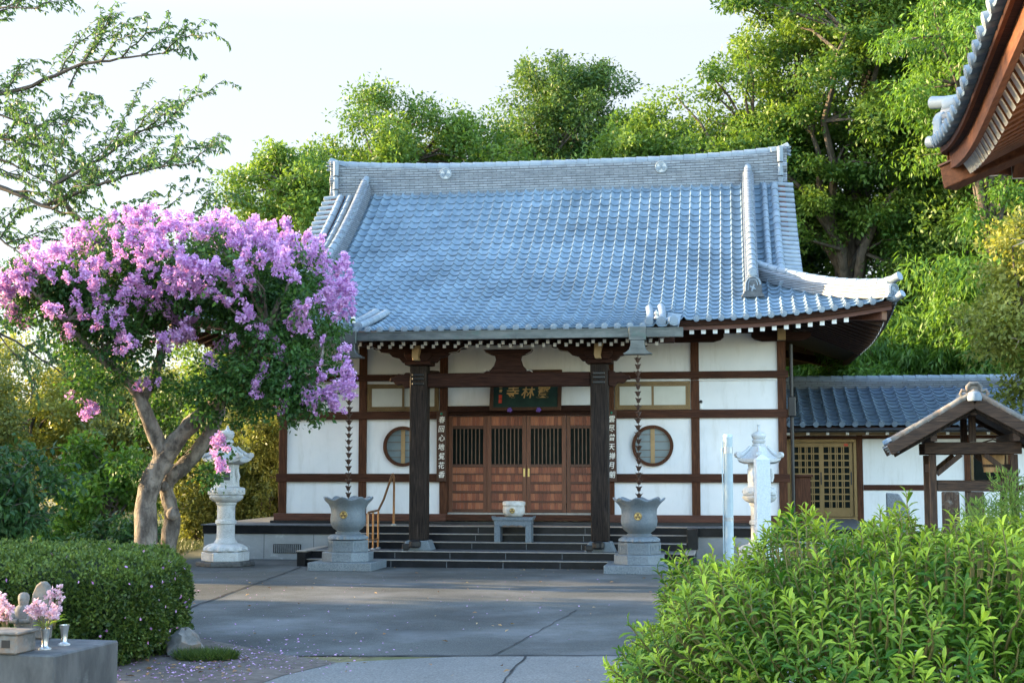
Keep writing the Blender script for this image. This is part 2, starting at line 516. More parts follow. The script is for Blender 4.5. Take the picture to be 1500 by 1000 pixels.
def quad_leaves(C, D, Nn, L, W, tint, bend=0.0):
    """diamond leaves: base C, direction D, face normal Nn; length L, width W arrays"""
    n = len(C)
    D = unit(D)
    S = unit(np.cross(D, Nn))
    Nn = np.cross(S, D)
    L = np.broadcast_to(np.asarray(L, float), (n,))[:, None]
    W = np.broadcast_to(np.asarray(W, float), (n,))[:, None]
    mid = C + D * L * .45 + Nn * L * bend
    V = np.stack([C, mid + S * W / 2, C + D * L, mid - S * W / 2], 1).reshape(-1, 3)
    F = np.arange(4 * n).reshape(n, 4)
    return V, F, np.repeat(tint, 4)

def text_mesh(body, size, extrude=.004, offset=0.0, shear=0.0):
    cu = bpy.data.curves.new('lettering', 'FONT')
    cu.body = body
    cu.size = size
    cu.extrude = extrude
    cu.offset = offset
    cu.shear = shear
    cu.align_x = 'CENTER'
    cu.align_y = 'CENTER'
    cu.resolution_u = 3
    ob = bpy.data.objects.new('lettering_source', cu)
    COL.objects.link(ob)
    dg = bpy.context.evaluated_depsgraph_get()
    me = bpy.data.meshes.new_from_object(ob.evaluated_get(dg))
    bpy.data.objects.remove(ob)
    bpy.data.curves.remove(cu)
    me.name = 'lettering'
    me.materials.clear()
    return me
# ------------------------------------------------------------------ setting: ground
def flat(name, poly, z, m, kind='structure'):
    b = MB()
    b.add([(x, y, z) for x, y in poly], [tuple(range(len(poly)))])
    return tag(b.build(name, m), kind=kind)

flat('ground', [(-900, -60), (900, -60), (900, 1500), (-900, 1500)], 0.0, M['earth'])
yard = [(-7.6, 28.6), (-6.9, 30.6), (-6.0, 33.5), (16, 33.0), (22, 26), (22, 16), (14, 12.0), (0, 14.0), (-.55, 14.95), (-2.35, 15.0), (-3.1, 15.9), (-4.2, 17.2), (-6.6, 21.5), (-7.9, 26.2)]
flat('courtyard', yard, 0.004, M['asphalt'])
flat('driveway', [(-2.15, 13.6), (-1.75, 14.5), (-.6, 14.95), (-.0, 14.97), (2.2, 15.0), (6, 14.6), (14, 12.4), (22, 10), (22, -40), (-9, -40), (-6, 3), (-3.2, 9.5), (-2.6, 11.8)], 0.008, M['asphalt2'])
flat('flower_bed_soil', [(-2.15, 13.6), (-1.75, 14.5), (-2.35, 15.05), (-3.1, 15.95), (-4.2, 17.25), (-6.65, 21.5), (-7.95, 26.2), (-14, 27), (-16, 3), (-6, 3), (-3.2, 9.5), (-2.6, 11.8)], 0.012, M['soil'])

def strip(name, pts, wd, z, m):
    b = MB()
    rng = random.Random(len(pts))
    vs = []
    for i, p in enumerate(pts):
        d = Vector(pts[min(i + 1, len(pts) - 1)]) - Vector(pts[max(i - 1, 0)])
        n = Vector((-d.y, d.x)).normalized() * wd / 2 * rng.uniform(.6, 1.4)
        vs += [(p[0] + n.x, p[1] + n.y, z), (p[0] - n.x, p[1] - n.y, z)]
    b.add(vs, [(2 * i, 2 * i + 1, 2 * i + 3, 2 * i + 2) for i in range(len(pts) - 1)])
    return tag(b.build(name, m), kind='structure')

def wobble(a, b, n, amp, seed):
    rng = random.Random(seed)
    return [(a[0] + (b[0] - a[0]) * i / n + rng.uniform(-amp, amp), a[1] + (b[1] - a[1]) * i / n + rng.uniform(-amp, amp)) for i in range(n + 1)]
strip('pavement_joint', wobble((-4.15, 28.3), (-4.55, 18.9), 26, .018, 1), .035, .012, M['crack'])
strip('pavement_joint', wobble((-6.9, 24.2), (8.5, 22.6), 40, .015, 2), .022, .013, M['crack'])
strip('pavement_joint', wobble((-2.3, 15.02), (2.6, 15.0), 30, .02, 3), .05, .014, M['crack'])
strip('pavement_joint', wobble((0.9, 19.8), (-.2, 15.0), 22, .02, 4), .014, .013, M['crack'])
strip('pavement_joint', wobble((0.15, 14.98), (-.35, 11.0), 18, .02, 7), .022, .014, M['crack'])

# ------------------------------------------------------------------ the temple hall
PHI = R(8.8)
TX, TY = .307, 30.87
hall = thing('temple_hall', 'large white walled temple hall with brown timber frame and grey tiled hip-and-gable roof', 'temple', (TX, TY, 0), -PHI)

def tw(X, Y, Z=0.0):
    """temple coordinates to world"""
    c, s = math.cos(PHI), math.sin(PHI)
    return Vector((TX + X * c + Y * s, TY - X * s + Y * c, Z))

def part(name, m, parent=None, bevel=0.0, smooth=False):
    def go(b):
        return b.build(name, m, parent or hall, bevel, smooth)
    return go

PZ = .74                        # level of the plinth
# plinth ------------------------------------------------------------
b = MB()
b.box(-6.9, 7.2, -.96, 11.0, 0, .545)
found = b.build('foundation', M['concrete'], hall, .006)
b = MB(); b.box(-6.92, 7.22, -.99, 11.02, .547, .715)
b.build('plinth_band', M['blacktile'], hall, .004)
b = MB(); b.box(-6.95, 7.25, -1.02, 11.05, .717, PZ)
b.build('plinth_top', M['steptop'], hall, .004)
b = MB(); b.box(-5.33, -4.72, -.975, -.9, .14, .33)
b.build('vent_opening', M['black'], hall)
b = MB()
for x in np.arange(-5.3, -4.73, .045): b.box(x, x + .012, -.99, -.976, .15, .32)
b.build('vent_grille', M['steel'], hall)
b = MB()
for x in (-6.5, -5.55, -4.45):
    b.box(x, x + .012, -.963, -.958, .02, .54)
b.build('foundation_joint', M['blockstone'], hall)
# steps -------------------------------------------------------------
SX0, SX1 = -4.0, 3.48
def step(name, x0, x1, y0, y1, z0, z1, face=M['blacktile'], top=M['steptop']):
    s = MB().box(x0, x1, y0 + .012, y1, z0, z1 - .018).build(name, face, hall)
    MB().box(x0, x1, y0 + .05, y1, z1 - .016, z1 - .001).build('tread', top, s)
    MB().box(x0, x1, y0, y0 + .048, z1 - .017, z1).build('edge_strip', M['nosing'], s, .004)
    j = MB()
    for x in np.arange(x0 + .6, x1 - .1, 1.12):
        j.box(x, x + .008, y0 + .009, y0 + .0115, z0 + .004, z1 - .028)
    j.build('tile_joint', M['granite_dark'], s)
    return s
step('step', SX0, SX1, -2.93, -2.58, 0, .15)
step('landing', SX0, SX1, -2.60, -1.2, .151, .30)
step('step', SX0 + .3, SX1, -1.83, -1.2, .301, .447)
step('step', SX0 + .3, SX1, -1.42, -1.1, .448, .593)
step('step', SX0 + .3, SX1, -1.10, -1.022, .594, .742)
for x0, x1 in ((-4.18, -4.005), (3.485, 3.66)):
    s = MB().box(x0, x1, -2.98, -1.025, 0, .285).build('cheek_wall', M['blacktile'], hall, .004)
    MB().box(x0 - .012, x1 + .012, -2.99, -1.03, .287, .315).build('cap_stone', M['nosing'], s, .004)
MB().box(3.485, 3.70, -1.6, -1.025, .316, .72).build('cheek_wall', M['blacktile'], hall, .004)

# body ---------------------------------------------------------------
WT = 5.35
b = MB()
b.box(-5.44, -1.75, .02, .2, .95, 4.95)
b.box(1.75, 5.44, .02, .2, .95, 4.95)
b.box(-1.75, 1.75, .02, .2, 3.30, 4.95)
b.box(-5.44, -5.28, .2, 9.9, .95, WT)
b.box(5.28, 5.44, .2, 9.9, .95, WT)
b.box(-5.44, 5.44, 9.9, 10.06, .95, WT)
b.box(-5.27, 5.27, .21, 9.89, .75, .9)
wall = b.build('wall', M['plaster'], hall)
POSTS = (-5.46, -3.64, -1.82, 1.82, 3.64, 5.46)
for X in POSTS:
    MB().box(X - .088, X + .088, -.03, .19, .94, 5.0).build('post', M['wood'], hall, .005)
for Xs in (-5.46, 5.46):
    for Y in (1.9, 3.8, 5.7, 7.6, 9.97):
        MB().box(Xs - .09, Xs + .09, Y - .09, Y + .09, .94, 5.3).build('post', M['wood'], hall)
def hbeam(x0, x1, z0, z1, name='beam', m=None, y0=-.018, y1=.019):
    return MB().box(x0, x1, y0, y1, z0, z1).build(name, m or M['beam'], hall, .004)
# beams run between the posts a few mm behind their faces; long ones in front
hbeam(-5.6, 5.6, 3.85, 4.0, y0=-.052, y1=-.031)
hbeam(-5.6, -1.72, 3.01, 3.185, y0=-.058, y1=-.031)
hbeam(1.72, 5.6, 3.01, 3.185, y0=-.058, y1=-.031)
hbeam(-5.6, -1.74, 1.645, 1.825, y0=-.052, y1=-.031)
hbeam(1.74, 5.6, 1.645, 1.825, y0=-.052, y1=-.031)
MB().box(-5.62, -1.74, -.12, .2, .80, .955).build('sill_beam', M['fascia'], hall, .006)
MB().box(1.74, 5.62, -.12, .2, .80, .955).build('sill_beam', M['fascia'], hall, .006)
MB().box(-1.735, 1.735, -.16, .2, .82, .945).build('sill_beam', M['beam'], hall, .006)
MB().box(-5.68, 5.68, -.17, .19, .743, .798).build('base_board', M['black'], hall)
for Y0 in (0,):
    for X in (-5.47, 5.47):
        for z0, z1 in ((3.85, 4.0), (3.01, 3.185), (1.645, 1.825), (.80, .955)):
            MB().box(X - .1, X + .1, .21, 9.8, z0, z1).build('beam', M['beam'], hall)
# dark bracket arms over the posts under the eave
for X in (-5.46, -3.64, 3.64, 5.46):
    poly = [(-.62, 4.80), (-.62, 4.72), (-.55, 4.66), (-.40, 4.62), (.40, 4.62), (.55, 4.66), (.62, 4.72), (.62, 4.80)]
    b = MB().prism([(X + a, z) for a, z in poly], lambda a, z, t: (a, t, z), -.14, .02)
    b.build('bracket_arm', M['darkbeam'], hall, .006)
b = MB().box(-5.7, 5.7, -.16, .018, 4.80, 4.97)
b.build('eave_beam', M['darkbeam'], hall, .006)
for X in (-5.46, 5.46):
    o = MB().box(X - .085, X + .085, -.42, -.162, 4.62, 4.86).build('beam_end', M['tanwood'], hall, .006)

# windows -----------------------------------------------------------
def round_window(X, Z):
    n = 48
    ro, ri = .44, .37
    vs, fs = [], []
    for i in range(n):
        a = 2 * pi * i / n
        c, s_ = math.cos(a), math.sin(a)
        for r, y in ((ro, .019), (ro, -.045), (ri, -.045), (ri, .019)):
            vs.append((X + r * c, y, Z + r * s_))
    for i in range(n):
        j = (i + 1) % n
        for k in range(4):
            fs.append((i * 4 + k, j * 4 + k, j * 4 + (k + 1) % 4, i * 4 + (k + 1) % 4))
    fr = MB().add(vs, fs).build('round_window', M['wood'], hall, 0, 35)
    pv = [(X + ri * math.cos(2 * pi * i / n), .012, Z + ri * math.sin(2 * pi * i / n)) for i in range(n)]
    MB().add(pv, [tuple(range(n))]).build('pane', M['shoji'], fr)
    bar = MB().box(X - .045, X + .045, -.004, .01, Z - .366, Z + .366)
    bar.build('centre_bar', M['tanwood'], fr)
    for dz in (-.24, -.09, .09, .24):
        h = math.sqrt(max(ri * ri - dz * dz, 0)) - .008
        MB().box(X - h, X - .046, .002, .0105, Z + dz - .006, Z + dz + .006).build('cross_bar', M['lattice'], fr)
        MB().box(X + .046, X + h, .002, .0105, Z + dz - .006, Z + dz + .006).build('cross_bar', M['lattice'], fr)
round_window(-2.73, 2.42)
round_window(2.73, 2.42)

def transom(x0, x1):
    z0, z1 = 3.19, 3.79
    f = MB()
    f.box(x0, x1, -.028, .018, z0, z0 + .05); f.box(x0, x1, -.028, .018, z1 - .05, z1)
    f.box(x0, x0 + .05, -.026, .018, z0 + .051, z1 - .051); f.box(x1 - .05, x1, -.026, .018, z0 + .051, z1 - .051)
    xm = (x0 + x1) / 2
    fr = f.build('transom_window', M['bronze'], hall, .003)
    for a, c in ((x0 + .052, xm + .03), (xm - .03, x1 - .052)):
        s = MB()
        y = -.02 if a < xm - .1 else -.006
        s.box(a, c, y, y + .012, z0 + .052, z0 + .10); s.box(a, c, y, y + .012, z1 - .10, z1 - .052)
        s.box(a, a + .05, y, y + .012, z0 + .101, z1 - .101); s.box(c - .05, c, y, y + .012, z0 + .101, z1 - .101)
        sash = s.build('sash', M['bronze'], fr)
        MB().box(a + .051, c - .051, y + .006, y + .009, z0 + .101, z1 - .101).build('pane', M['paper'], fr)
transom(1.93, 3.54)
transom(-3.54, -1.93)
hbeam(1.92, 5.37, 3.80, 3.822, 'rail_strip', M['whitepaint'], -.03, .018)
# small white wall sensor
MB().box(3.735, 3.79, -.03, .019, 3.20, 3.32).build('wall_sensor', M['whitepaint'], hall, .01)
MB().lathe([(.03, 0), (.034, .03), (.02, .06)], 10, (3.762, -.02, 3.325)).build('wall_sensor', M['black'], hall)

# doors ---------------------------------------------------------------
rngd = random.Random(5)
DX = [-1.73, -.865, 0.0, .865, 1.73]
MB().box(-1.735, 1.735, .04, .19, 3.09, 3.28).build('door_head', M['darkbeam'], hall, .005)
MB().box(-1.735, 1.735, .025, .19, .946, .985).build('door_track', M['nosing'], hall)
hbeam(-1.73, 1.73, 3.17, 3.29, 'beam', M['darkbeam'], -.05, .018)
for k in range(4):
    x0, x1 = DX[k] + .004, DX[k + 1] - .004
    yo = .03 if k in (1, 2) else .075
    d = MB()
    sw = .088
    d.box(x0, x0 + sw, yo, yo + .04, .987, 3.085)
    d.box(x1 - sw, x1, yo, yo + .04, .987, 3.085)
    door = d.build('sliding_door', M['doorwood'], hall, .004)
    r = MB()
    for z0, z1 in ((.99, 1.06), (2.80, 2.87), (1.965, 2.03), (1.20, 1.245), (1.40, 1.455), (1.60, 1.655), (3.06, 3.084), (1.80, 1.835)):
        r.box(x0 + sw, x1 - sw, yo + .003, yo + .036, z0, z1)
    r.build('rail', M['doorrail'], door, .003)
    for z0, z1 in ((1.06, 1.20), (1.245, 1.40), (1.455, 1.60), (1.655, 1.80), (1.835, 1.965), (2.87, 3.06)):
        nb = 8
        wv = (x1 - x0 - 2 * sw) / nb
        bs = {}
        for i in range(nb):
            key = rngd.choice('aabbc')
            bs.setdefault(key, MB()).box(x0 + sw + i * wv + .0015, x0 + sw + (i + 1) * wv - .0015, yo + .018, yo + .03, z0, z1)
        for key, q in bs.items():
            q.build('board', M['board_' + key], door)
    gl = MB().box(x0 + sw, x1 - sw, yo + .028, yo + .032, 2.03, 2.80).build('glass', M['glass'], door)
    lb = MB()
    nb = 8
    for i in range(1, nb):
        x = x0 + sw + (x1 - x0 - 2 * sw) * i / nb
        lb.box(x - .010, x + .010, yo + .006, yo + .024, 2.03, 2.80)
    lb.build('lattice', M['lattice'], door)
    if k in (1, 2):
        hx = x1 - .044 if k == 1 else x0 + .044
        MB().box(hx - .02, hx + .02, yo - .006, yo + .001, 1.76, 1.94).build('handle', M['gold'], door, .006)
# pale squares on the glass stand for a paper screen inside
q = MB()
for i in range(2):
    for j in range(3):
        q.box(-.955 + i * .1, -.875 + i * .1, .101 - i * .047, .102 - i * .047, 2.045 + j * .1, 2.13 + j * .1)
q.build('paper_screen', M['paper'], hall)

# roof ----------------------------------------------------------------
XE, YE, ZE = 7.63, -2.0, 4.90
YC, HD, RL, RH = 5.0, 7.0, 7.0, 4.2
GX = 5.45
def g_prof(a):
    s = a / RL
    return RH * s * (.55 + .45 * s)
def camber(b_):
    return .36 * np.maximum(0, 1 - np.abs(b_) / 4.2) ** 2.2
def roof_z(u, a, half):
    return ZE + g_prof(a) + camber(half - np.abs(u)) * np.maximum(0, 1 - a / 4.2)
def porch_z(u, a):
    d = 1.4 - a
    return 5.445 - .438 * d + .053 * d * d
WV = .246
def wave(u, wv=WV):
    f = (u / wv) % 1.0
    return np.where(f < .32, .056 * np.sin(pi * f / .32), -.012 * np.sin(pi * (f - .32) / .68))

def tile_field(zf, lim, rows, tf, half, lip=.05, u0=None, u1=None, wv=WV):
    """courses of wavy roof tiles; (u, a) -> surface, a counts up the slope"""
    um = max(lim(a) for a in rows)
    du = wv / 8
    lo_, hi_ = (-um if u0 is None else u0), (um if u1 is None else u1)
    U = np.arange(math.floor(lo_ / du), math.ceil(hi_ / du) + 1) * du
    VV, FF = [], []
    base = 0
    n = len(U)
    for i in range(len(rows) - 1):
        at_, ab_ = rows[i], rows[i + 1]
        rr = []
        for a, off in ((at_ + .05, .002), ((at_ + ab_) / 2, .020), (ab_ - .02, .036), (ab_ - .02, .036 - lip * .34), (ab_ + .045, .036 - lip * .34 - .010)):
            uu = np.clip(U, max(-lim(a), lo_), min(lim(a), hi_))
            z = zf(uu, a)
            sl = (zf(uu, a + .05) - zf(uu, a - .05)) / .1
            k = 1 / np.sqrt(1 + sl * sl)
            h = off + wave(uu, wv)
            rr.append((uu, a - h * sl * k, z + h * k))
        for r_ in rr:
            VV.append(np.stack(tf(*r_), -1))
        for q in range(4):
            i0 = base + q * n + np.arange(n - 1)
            f = np.stack([i0, i0 + 1, i0 + n + 1, i0 + n], -1)
            ua, ub = rr[q][0], rr[q + 1][0]
            ok = (np.abs(np.diff(ua)) > 1e-6) | (np.abs(np.diff(ub)) > 1e-6)
            FF.append(f[ok])
        base += 5 * n
    return np.concatenate(VV), np.concatenate(FF)

tf_front = lambda u, a, z: (u, YE + a, z)
tf_back = lambda u, a, z: (-u, 2 * YC - YE - a, z)
tf_right = lambda u, a, z: (XE - a, YC + u, z)
tf_left = lambda u, a, z: (-XE + a, YC - u, z)
PW = 3.28                                   # half width of the porch roof
zf_main = lambda u, a: roof_z(u, a, XE)
zf_side = lambda u, a: roof_z(u, a, HD)
lim_front = lambda a: min(XE - a, 99) if a < XE - GX else GX
lim_side = lambda a: HD - a
fields = []
rows_up = list(np.linspace(6.93, 1.4, 23))
rows_lo = list(np.linspace(1.4, 0, 6))
rows_po = list(np.linspace(1.4, -1.4, 12))
fields.append(tile_field(zf_main, lim_front, rows_up, tf_front, XE))
fields.append(tile_field(zf_main, lim_front, rows_lo, tf_front, XE, u0=PW, lip=.06))
fields.append(tile_field(zf_main, lim_front, rows_lo, tf_front, XE, u1=-PW, lip=.06))
fields.append(tile_field(lambda u, a: porch_z(u, a) + 0 * u, lambda a: PW, rows_po, tf_front, XE, lip=.06))
fields.append(tile_field(zf_main, lim_front, rows_up + rows_lo[1:], tf_back, XE))
rs = list(np.linspace(2.25, 0, 9))
fields.append(tile_field(zf_side, lim_side, rs, tf_right, HD, lip=.06))
fields.append(tile_field(zf_side, lim_side, rs, tf_left, HD, lip=.06))
vs, fs, o = [], [], 0
for v, f in fields:
    vs.append(v); fs.append(f + o); o += len(v)
roof = link('roof', np_mesh('roof', np.concatenate(vs), np.concatenate(fs), M['tile'], smooth=False), None, hall)
me = roof.data
me.polygons.foreach_set('use_smooth', np.ones(len(me.polygons), bool))
me.set_sharp_from_angle(angle=R(50))

# round eave tile ends
def eave_caps(us, zf, a, tf, off=0.0):
    b = MB()
    for u in us:
        z = float(zf(np.array([u]), a)[0]) + .035
        p0 = tf(u, a + .06, z); p1 = tf(u, a - .035, z - .012)
        b.tube([p0, p1], [.066, .066], 12)
        b.tube([p1, Vector(p1) + (Vector(p1) - Vector(p0)).normalized() * .008], [.05, .04], 12)
    return b
kk = lambda a, c: [(i + .18) * WV for i in range(math.ceil(a / WV), math.floor(c / WV))]
for us, zf, a, tf in ((kk(PW + .2, XE - .05), zf_main, 0, tf_front), (kk(-XE + .05, -PW - .2), zf_main, 0, tf_front),
                      (kk(-PW, PW - .1), lambda u, a: porch_z(u, a) + 0 * u, -1.4, tf_front),
                      (kk(-HD + .1, HD - .1), zf_side, 0, tf_right), (kk(-HD + .1, HD - .1), zf_side, 0, tf_left)):
    eave_caps(us, zf, a, tf).build('eave_tile_row', M['cap'], roof, 0, 35)

# underside boards
def underside(zf, lim, rows, tf, drop, n=40, u0=None, u1=None):
    b = MB()
    for i, a in enumerate(rows):
        l = lim(a)
        lo_, hi_ = (-l if u0 is None else u0), (l if u1 is None else u1)
        U = np.clip(np.linspace(lo_, hi_, n), -l, l)
        z = zf(U, a) - drop
        b.v += list(zip(*[np.broadcast_to(q, U.shape) for q in tf(U, a, z)]))
    for i in range(len(rows) - 1):
        for k in range(n - 1):
            b.f.append((i * n + k, i * n + k + 1, (i + 1) * n + k + 1, (i + 1) * n + k))
    return b
UR = list(np.linspace(2.3, .02, 6))
underside(zf_main, lambda a: XE - a, list(np.linspace(6.9, 2.3, 8)), tf_front, .10, u0=-GX, u1=GX).build('eave_soffit', M['eave'], roof)
underside(zf_main, lambda a: XE - a, UR, tf_front, .11, 60).build('eave_soffit', M['eave'], roof)
underside(lambda u, a: porch_z(u, a) + 0 * u, lambda a: PW, list(np.linspace(1.4, -1.38, 8)), tf_front, .12).build('eave_soffit', M['eave'], roof)
underside(zf_side, lambda a: HD - a, UR, tf_right, .11, 60).build('eave_soffit', M['eave'], roof)
underside(zf_side, lambda a: HD - a, UR, tf_left, .11, 60).build('eave_soffit', M['eave'], roof)
underside(zf_main, lambda a: XE - a, UR, tf_back, .11, 60).build('eave_soffit', M['eave'], roof)

# fascia bands under the eave tiles
def fascia(zf, tf, u0, u1, a0, top, h, th, m, name, n=40, par=None):
    b = MB()
    U = np.linspace(u0, u1, n)
    Z = zf(U, 0.0)
    for k in range(n):
        for aa, dz in ((a0, top), (a0, top - h), (a0 + th, top - h), (a0 + th, top)):
            b.v.append(tf(U[k], aa, Z[k] + dz))
    for k in range(n - 1):
        for q in range(4):
            b.f.append((k * 4 + q, k * 4 + (q + 1) % 4, k * 4 + 4 + (q + 1) % 4, k * 4 + 4 + q))
    b.f += [(0, 1, 2, 3), tuple(len(b.v) - i for i in (1, 2, 3, 4))]
    return b.build(name, m, par or roof)
for tf, zf, u0, u1 in ((tf_front, zf_main, PW + .02, XE - .08), (tf_front, zf_main, -XE + .08, -PW - .02), (tf_right, zf_side, -HD + .1, HD - .1), (tf_left, zf_side, -HD + .1, HD - .1)):
    fascia(zf, tf, u0, u1, .05, -.01, .055, .05, M['darkbeam'], 'eave_lath')
    fascia(zf, tf, u0, u1, .09, -.067, .125, .05, M['fascia'], 'fascia_board')

# rafters with white ends
def rafter(u, zf, tf, a0, a1, drop, wd=.085, hh=.095, soff=0.0, par=None, m=None):
    z0 = float(np.ravel(zf(np.array([u]), max(a0, -1.4)))[0]) - drop
    z1 = float(np.ravel(zf(np.array([u]), a1))[0]) - drop + soff
    p0, p1 = Vector(tf(u, a0, z0)), Vector(tf(u, a1, z1))
    r = MB().beam(p0, p1, wd, hh).build('rafter', m or M['eave'], par or hall)
    d = (p0 - p1).normalized()
    MB().beam(p0 + d * .012, p0 + d * .0005, wd + .006, hh + .006).build('white_end', M['whitepaint'], r)
us = [PW + .12 + .234 * i for i in range(17)]
for u in us:
    if u < XE - .75:
        a1 = min(1.95, XE - u - .15)
        for s_ in (1, -1):
            rafter(u * s_, zf_main, tf_front, .16, max(a1, .5), .275)
for k in range(29):
    v = -HD + 1.1 + k * .42
    if v < HD - 1:
        a1 = max(.45, min(1.9, HD - abs(v) - .25))
        rafter(v, zf_side, tf_right, .16, a1, .275) if k < 13 else None
        rafter(v, zf_side, tf_left, .16, a1, .275) if k > 16 else None
zf_p = lambda u, a: porch_z(u, a) + 0 * u
pus = [-3.1 + .2214 * i for i in range(29)]
for u in pus:
    rafter(u, zf_p, tf_front, -1.16, .9, .275, .056, .066)
for u in pus[:-1]:
    rafter(u + .11, zf_p, tf_front, -.92, 1.0, .355, .056, .066)

# hip rafters at the corners
for sx in (1, -1):
    for sy in (1, -1):
        zc = ZE + .36 - .30
        p0 = Vector((sx * (XE - .22), YC + sy * (-(HD) + .22), zc)); p1 = Vector((sx * (XE - 2.3), YC + sy * (-HD + 2.3), zc + .26))
        h = MB().beam(p0, p1, .17, .22).build('hip_rafter', M['fascia'], hall, .008)
        MB().beam(p0 + (p0 - p1).normalized() * .014, p0 + (p0 - p1).normalized() * .001, .15, .19).build('end_board', M['doorwood'], h)

# ridges ---------------------------------------------------------------
def layered(wd, h, n, step=.016, top_r=None):
    """outline of a tiled ridge: n thin courses with shadow gaps, half-round cap"""
    L = []
    for i in range(n):
        z0, z1 = h * i / n, h * (i + 1) / n
        k = wd / 2 * (1 - .16 * i / n)
        L += [(k - step, z0 + .004), (k - step, z0 + .012), (k, z0 + .013), (k, z1 - .002)]
    r = top_r or wd * .32
    L += [(r + .02, h)]
    cap = [(r * math.cos(t), h + r * .35 + r * math.sin(t)) for t in np.linspace(0, pi, 9)]
    left = [(-x, z) for x, z in reversed(L)]
    return L + cap + left

def onigawara(parent, c, fwd, wd, h, m=None, disc=True, tilt=0.0):
    """arched end tile standing on a ridge end; fwd is the way it faces"""
    f = Vector(fwd).normalized()
    s = f.cross(Vector((0, 0, 1))).normalized()
    up = Vector((0, 0, 1))
    c = Vector(c)
    def P(a, z, t): return c + s * a + up * z + f * t
    poly = [(-wd * .62, 0), (wd * .62, 0), (wd * .55, h * .12), (wd * .48, h * .2), (wd * .46, h * .55)] + [(wd * .46 * math.cos(t), h * .55 + h * .45 * math.sin(t)) for t in np.linspace(.25, pi - .25, 9)] + [(-wd * .46, h * .55), (-wd * .48, h * .2), (-wd * .55, h * .12)]
    o = MB().prism(poly, P, -.05, .05).build('ridge_end_ornament', m or M['oni'], parent, .01)
    inner = [(a * .66, h * .16 + (z) * .68) for a, z in poly[3:-2]]
    ring = MB()
    outl = [(a * .82, h * .1 + z * .83) for a, z in poly[3:-2]]
    for (p, q) in zip(outl[:-1], outl[1:]):
        ring.tube([P(p[0], p[1], .055), P(q[0], q[1], .055)], .018, 6)
    for (p, q) in zip(inner[:-1], inner[1:]):
        ring.tube([P(p[0] * .8, p[1], .055), P(q[0] * .8, q[1], .055)], .011, 6)
    for t in np.linspace(0, 2 * pi, 5)[:-1]:
        ring.tube([P(0, h * .42, .05), P(wd * .16 * math.cos(t + .4), h * .42 + h * .17 * math.sin(t + .4), .06)], [.03, .012], 6)
    ring.build('relief', m or M['cap'], o)
    if disc:
        r = wd * .22
        z = h + r * .6
        dd = MB()
        dd.tube([P(0, z, -.25), P(0, z, .09)], r, 16)
        dd.tube([P(0, z, .09), P(0, z, .10)], [r * .8, r * .74], 16)
        dd.build('cap_tile', M['cap'], o, 0, 35)
    return o

# main ridge with upswept ends
RX = 5.70
path, RB = [], 9.05
def ridge_lift(x): return .20 * (abs(x) / RX) ** 3.2
xs = np.linspace(-RX, RX, 49)
nl = 10
b = MB()
prof0 = layered(.42, 1.0, nl, .018, .12)
n = len(prof0)
for x in xs:
    top = .55 + ridge_lift(x) * .85
    bot = RB - .12
    for a, z in prof0:
        zz = -.16 + z * (top + .16) if z <= 1.0 else top + (z - 1.0)
        b.v.append((x, YC + a, bot + .12 + zz))
for i in range(len(xs) - 1):
    for k in range(n - 1):
        b.f.append((i * n + k, i * n + k + 1, (i + 1) * n + k + 1, (i + 1) * n + k))
b.f += [tuple(range(n)), tuple(range(len(xs) * n - 1, (len(xs) - 1) * n - 1, -1))]
mridge = b.build('main_ridge', M['ridge'], roof)
b = MB().box(-RX + .15, RX - .15, YC - .20, YC + .20, RB - .18, RB + .0)
b.build('ridge_base', M['tile'], mridge)
b = MB()
xs2 = np.arange(-RX, RX + .01, .30)
for x in xs2[:-1]:
    z = RB + .55 + ridge_lift(x) * .85 + .04; z2 = RB + .55 + ridge_lift(x + .3) * .85 + .04
    b.tube([(x, YC, z + .012), (x + .29, YC, z2)], [.135, .13], 12)
b.build('ridge_cap_row', M['cap'], mridge, 0, 40)
for sx in (1, -1):
    ztop = RB + .7
    oo = MB()
    poly = [(0, -.10), (.13, -.10), (.15, -.02), (.13, .1), (.12, .25), (.15, .34), (.17, .45), (.15, .56), (.12, .64), (.13, .85), (.16, 1.0), (.13, 1.1), (0, 1.1)]
    poly = poly + [(-a, z) for a, z in reversed(poly[1:-1])]
    oo.prism([(a * 1.75, z) for a, z in poly], lambda a, z, t: (sx * (RX + t), YC + a, RB + z * .80 - .02), -.06, .14)
    en = oo.build('ridge_end_ornament', M['ridge'], mridge, .015)
    f = MB()
    f.sweep([(sx * (RX - .25), YC, RB + .76), (sx * (RX + .02), YC, RB + .82), (sx * (RX + .20), YC, RB + .90)], [(-.16, -.05), (.16, -.05), (.12, .06), (0, .09), (-.12, .06)], up=(0, 0, 1))
    f.build('end_fin', M['cap'], en, .01)
    k = MB()
    for q in range(6):
        a = 2 * pi * q / 6
        k.tube([(sx * (RX + .15), YC - .12 + .05 * math.cos(a), RB + .72 + .07 * math.sin(a)), (sx * (RX + .24), YC - .16 + .10 * math.cos(a), RB + .72 + .12 * math.sin(a))], [.035, .015], 6)
    k.tube([(sx * (RX - .02), YC - .235, RB + .10), (sx * (RX - .02), YC - .235, RB + .40)], [.075, .07], 10)
    k.tube([(sx * (RX - .02), YC - .235, RB + .45), (sx * (RX - .02), YC - .235, RB + .82)], [.07, .08], 10)
    k.tube([(sx * (RX - .02), YC - .25, RB - .12), (sx * (RX - .02), YC - .25, RB + .06)], [.05, .075], 10)
    k.build('scroll', M['cap'], en, 0, 40)
